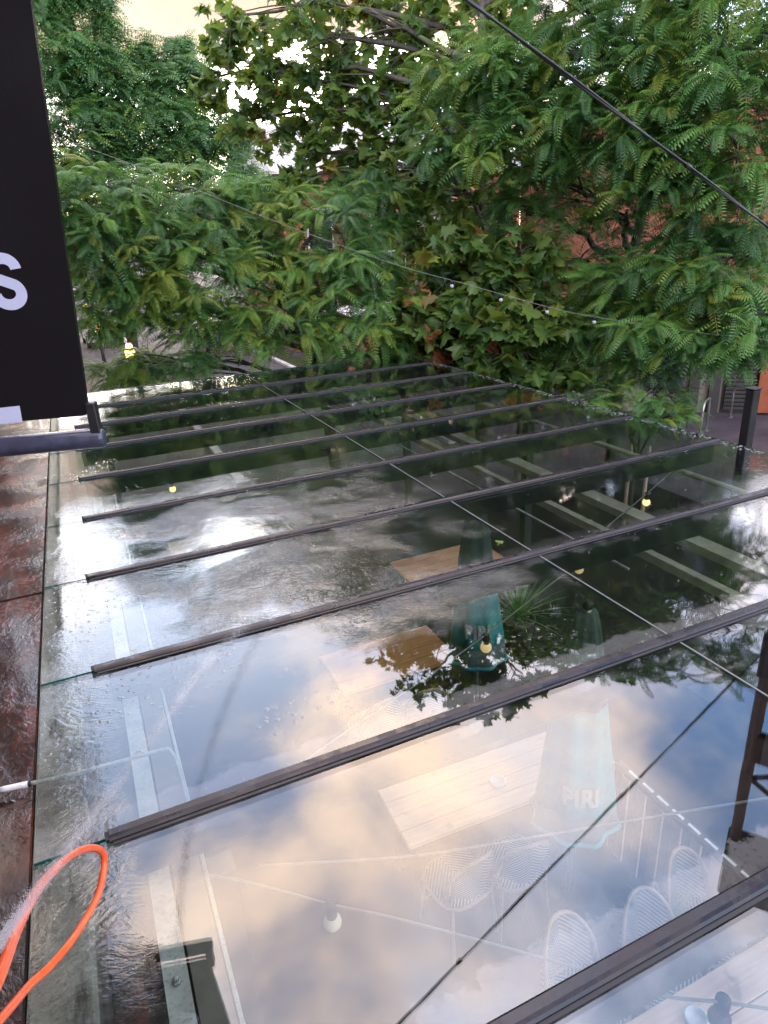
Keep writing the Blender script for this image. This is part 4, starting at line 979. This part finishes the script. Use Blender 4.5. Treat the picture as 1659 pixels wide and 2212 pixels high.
# T2 far locust at the upper left
b2 = at_dist(250, 560, 28)
tree('locust_tree', 'darker tall locust tree at the upper left beside the black sign', 'tree', 'locust', (b2.x, b2.y, 0), [(b2.x, b2.y, 0), (b2.x+.1, b2.y, 3.5), (b2.x, b2.y, 6.5), (b2.x+.2, b2.y, 9)],
  [(D(110, 100, 27), (1.1, 1.2, 1.7), 138), (D(215, 190, 28), (1.5, 1.5, 1.4), 188), (D(390, 190, 29), (1.5, 1.5, 1.1), 150), (D(160, 310, 27), (1.9, 1.5, 1.4), 212), (D(330, 300, 28), (2.1, 1.8, 1.4), 238), (D(470, 300, 29), (1.5, 1.5, 1.0), 138), (D(225, 70, 28), (.45, .5, 1.7), 62), (D(385, 120, 29), (.5, .5, .7), 42), (D(300, 120, 28.5), (.4, .4, .8), 30),
   (D(260, 400, 27.5), (2.8, 1.8, 1.2), 188), (D(480, 400, 28), (1.9, 1.5, 1.1), 125), (D(110, -60, 27.5), (1.5, 1.5, 1.2), 150)],
  M_bark, .78, locust_tint(.29, .15), (7, 11), .22, 22, 300, True)
# T3 plane tree in the middle
b3 = at_dist(1040, 640, 13.6)
def plane_tint(e, rnd):
    t = rnd.gauss(.55, .2); return min(t, .93) if rnd.random() > .012 else .99
tree('plane_tree', 'tall plane tree with broad lobed leaves before the bright sky', 'tree', 'plane', (b3.x, b3.y, 0), [(b3.x, b3.y, 0), (b3.x, b3.y, 2.5), (b3.x+.1, b3.y+.1, 5), (b3.x, b3.y, 7.5), (b3.x-.1, b3.y, 9.5)],
  [(D(480, 70, 15), (.45, .6, .6), 20), (D(455, 190, 15), (.4, .5, .45), 14), (D(530, 110, 14.5), (.7, .9, .8), 25), (D(660, 60, 14), (1.0, 1, 1.0), 47), (D(640, 210, 14.5), (1.1, 1, .8), 64), (D(800, 120, 14.5), (1.1, 1.1, 1.0), 58), (D(790, 260, 14), (1.1, 1, .8), 73), (D(950, 80, 14.5), (1.1, 1.1, 1.0), 53), (D(930, 260, 14.5), (1.1, 1.1, .9), 73), (D(1100, 110, 14.5), (1.2, 1.2, 1.1), 78),
   (D(560, 280, 14.6), (.8, .8, .5), 27), (D(620, 400, 13.8), (.7, .6, .3), 22), (D(700, 350, 14), (.9, .8, .5), 39), (D(860, 390, 13.5), (.9, .9, .6), 44), (D(1000, 410, 13.5), (1.1, 1, .8), 58), (D(880, 540, 13.5), (.8, .8, .7), 29), (D(1120, 300, 14.5), (1.2, 1.2, .9), 78), (D(1320, 120, 15), (1.6, 1.2, 1.3), 78), (D(1560, 90, 15), (1.6, 1.2, 1.3), 68),
   (D(1300, 300, 15.5), (1.5, 1.2, 1.0), 49), (D(820, -150, 14.5), (1.8, 1.6, 1.3), 92), (D(1060, -170, 14.5), (1.8, 1.6, 1.3), 92), (D(900, -380, 14.2), (1.5, 1.4, 1.2), 73), (D(1180, -420, 14), (1.6, 1.5, 1.2), 73), (D(1280, -200, 14), (1.6, 1.4, 1.2), 75), (D(1400, -330, 14), (1.3, 1.3, 1.0), 50), (D(1500, -120, 14.5), (1.5, 1.3, 1.1), 50), (D(1040, -600, 14), (1.1, 1.1, .9), 44), (D(640, -150, 14.6), (1.1, 1.1, .8), 33)],
  M_barkp, .245, plane_tint, (5, 8), .13, 33)
# T5 low plane boughs next to the glass
b5 = at_dist(1120, 830, 11.6)
def plane_tint2(e, rnd):
    t = rnd.gauss(.50, .2); return min(t, .93) if rnd.random() > .01 else .99
tree('plane_tree', 'low young plane tree with big lobed leaves touching the far glass corner', 'tree', 'plane', (b5.x, b5.y, 0), [(b5.x, b5.y, 0), (b5.x+.05, b5.y, 1.2), (b5.x, b5.y, 2.4), (b5.x, b5.y, 3.8)],
  [(D(1010, 560, 11.2), (.8, .7, .6), 57), (D(1110, 590, 10.8), (.8, .7, .65), 66), (D(960, 680, 10.8), (.65, .6, .55), 51), (D(1060, 690, 10.4), (.8, .7, .5), 66), (D(1180, 700, 10.6), (.75, .7, .5), 54), (D(950, 770, 10.9), (.5, .5, .3), 24), (D(1090, 790, 10.2), (.75, .6, .32), 48), (D(1200, 800, 10.3), (.5, .5, .28), 24), (D(870, 700, 11.6), (.6, .6, .5), 33), (D(860, 780, 11.4), (.6, .5, .3), 27)],
  M_barkp, .29, plane_tint2, (4, 7), .07, 44)
# T4 right locust
b4 = at_dist(1345, 700, 12.2)
tree('locust_tree', 'large spreading locust tree filling the upper right before the brick wall', 'tree', 'locust', (b4.x, b4.y, 0), [(b4.x, b4.y, 0), (b4.x, b4.y, 1.6), (b4.x, b4.y, 3.2), (b4.x+.2, b4.y, 4.6), (b4.x+.3, b4.y-.1, 6.0)],
  [(D(1010, 170, 11.5), (.8, .8, .6), 34), (D(1130, 190, 11), (.9, .8, .6), 40), (D(1270, 150, 11), (1.0, .9, .7), 40), (D(1420, 110, 10.5), (1.0, .9, .7), 48), (D(1570, 130, 10), (1.0, .9, .8), 52), (D(1000, 280, 11.4), (.8, .8, .6), 34), (D(1150, 320, 11), (.9, .9, .5), 36), (D(1300, 280, 10.6), (.9, .9, .5), 32), (D(1450, 300, 10.2), (.9, .8, .6), 38), (D(1600, 320, 9.8), (.8, .8, .7), 40),
   (D(1200, 420, 11.6), (.9, .9, .4), 24), (D(1440, 380, 10), (.7, .6, .4), 24), (D(1330, 480, 11), (.5, .5, .3), 11), (D(1500, 540, 10.4), (.6, .5, .3), 14), (D(1570, 470, 10), (.7, .7, .45), 25), (D(1250, 580, 11.5), (.9, .8, .45), 29), (D(1400, 610, 10.6), (1.0, .9, .4), 40), (D(1560, 590, 10), (.9, .8, .45), 37), (D(1300, 700, 10.8), (.9, .8, .45), 40), (D(1450, 710, 10), (.9, .8, .4), 41), (D(1590, 700, 9.8), (.7, .7, .38), 30), (D(1130, 480, 12), (.6, .6, .4), 16),
   (D(1540, 765, 9.7), (.5, .5, .22), 12), (D(1640, 735, 9.5), (.45, .45, .25), 12), (D(1330, 790, 11), (.6, .6, .28), 16), (D(1440, -60, 10.5), (1.4, 1.2, .8), 21), (D(1650, -40, 10), (1.2, 1.1, .8), 19), (D(1290, -90, 11), (1.1, 1, .7), 16), (D(1560, -130, 10.3), (1.1, 1, .7), 16), (D(1160, -20, 11.2), (.9, .9, .6), 12), (D(1780, 60, 10), (1.2, 1.1, 1.0), 14)],
  M_bark, .54, locust_tint(.60, .26), (9, 13), .14, 55, 300, False, .26)
# T6 young staked locust by the right edge
b6 = at_dist(1380, 930, 9.6)
tree('locust_tree', 'small young locust tree with low fronds at the right glass edge', 'tree', 'locust', (b6.x, b6.y, 0), [(b6.x, b6.y, 0), (b6.x, b6.y+.03, .8), (b6.x+.03, b6.y, 1.6), (b6.x, b6.y, 2.3)],
  [(D(1290, 860, 9.6), (.45, .4, .22), 21), (D(1400, 800, 9.8), (.5, .4, .3), 28), (D(1430, 870, 9.4), (.4, .4, .2), 22), (D(1360, 910, 9.2), (.32, .3, .12), 13), (D(1440, 905, 9.0), (.35, .3, .10), 14)],
  M_bark, .36, locust_tint(.55, .2), (4, 7), .035, 66)
for x, h in ((1362, 1.9), (1402, 1.6)):
    q = at_dist(x, 950, 9.75); o = MB().tube([(q.x, q.y, 0), (q.x+.02, q.y, h)], .028, 8).build('tree_stake', M_plank, None, True); tag(o, 'pale wooden stake holding the young tree, %s one' % ('taller left' if h > 1.7 else 'shorter right'), 'stake', 'stakes by the young tree')
# withered red leaves on the low plane tree
t5 = [o for o in COL.objects if o.get('label', '').startswith('low young plane')][0]
for i in range(9):
    q = at_dist(938+random.uniform(-14, 14), 722+random.uniform(-12, 12), 9.55); o = bpy.data.objects.new('leaf', single_mesh('plane', i % 3, 8)); COL.objects.link(o); o.parent = t5
    o.location = q-Vector((b5.x, b5.y, 0)); o.rotation_euler = (random.uniform(-1, 1), random.uniform(-1, 1), random.uniform(0, 6)); o.scale = (.13, .13, .13)
# distant tree mass
b7 = at_dist(640, 540, 34)
tree('plane_tree', 'distant dark tree behind the drooping fronds along the street', 'tree', 'plane', (b7.x, b7.y, 0), [(b7.x, b7.y, 0), (b7.x, b7.y, 3), (b7.x, b7.y, 6)],
  [(D(520, 480, 34), (2.6, 2, 1.7), 80), (D(700, 480, 34), (2.6, 2, 1.6), 80), (D(840, 520, 34), (2.6, 2, 1.8), 80), (D(380, 500, 36), (2.4, 2, 1.8), 70), (D(220, 520, 38), (2.6, 2, 2), 70), (D(980, 480, 30), (2.4, 2, 2), 60)], M_barkp, .6, lambda e, rnd: rnd.gauss(.15, .1), (6, 9), .25, 77, 120)

# fallen leaves
flp = [(1430, 1345, .3), (760, 1155, .7)]
for i, (x, y, tq) in enumerate(((340, 2078, .97), (1088, 1170, .9))):
    P_ = az_(x, y, GZ+.004 if i else 2.424); o = bpy.data.objects.new('fallen_leaf', single_mesh('plane', 1, 8 if i == 0 else 7)); COL.objects.link(o)
    o.location = P_; o.rotation_euler = (0, 0, 1.1+i); o.scale = (.06, .06, .06); tag(o, ['dead orange leaf lying in the dark gutter', 'small yellow leaf lying on the wet glass'][i], 'leaf')
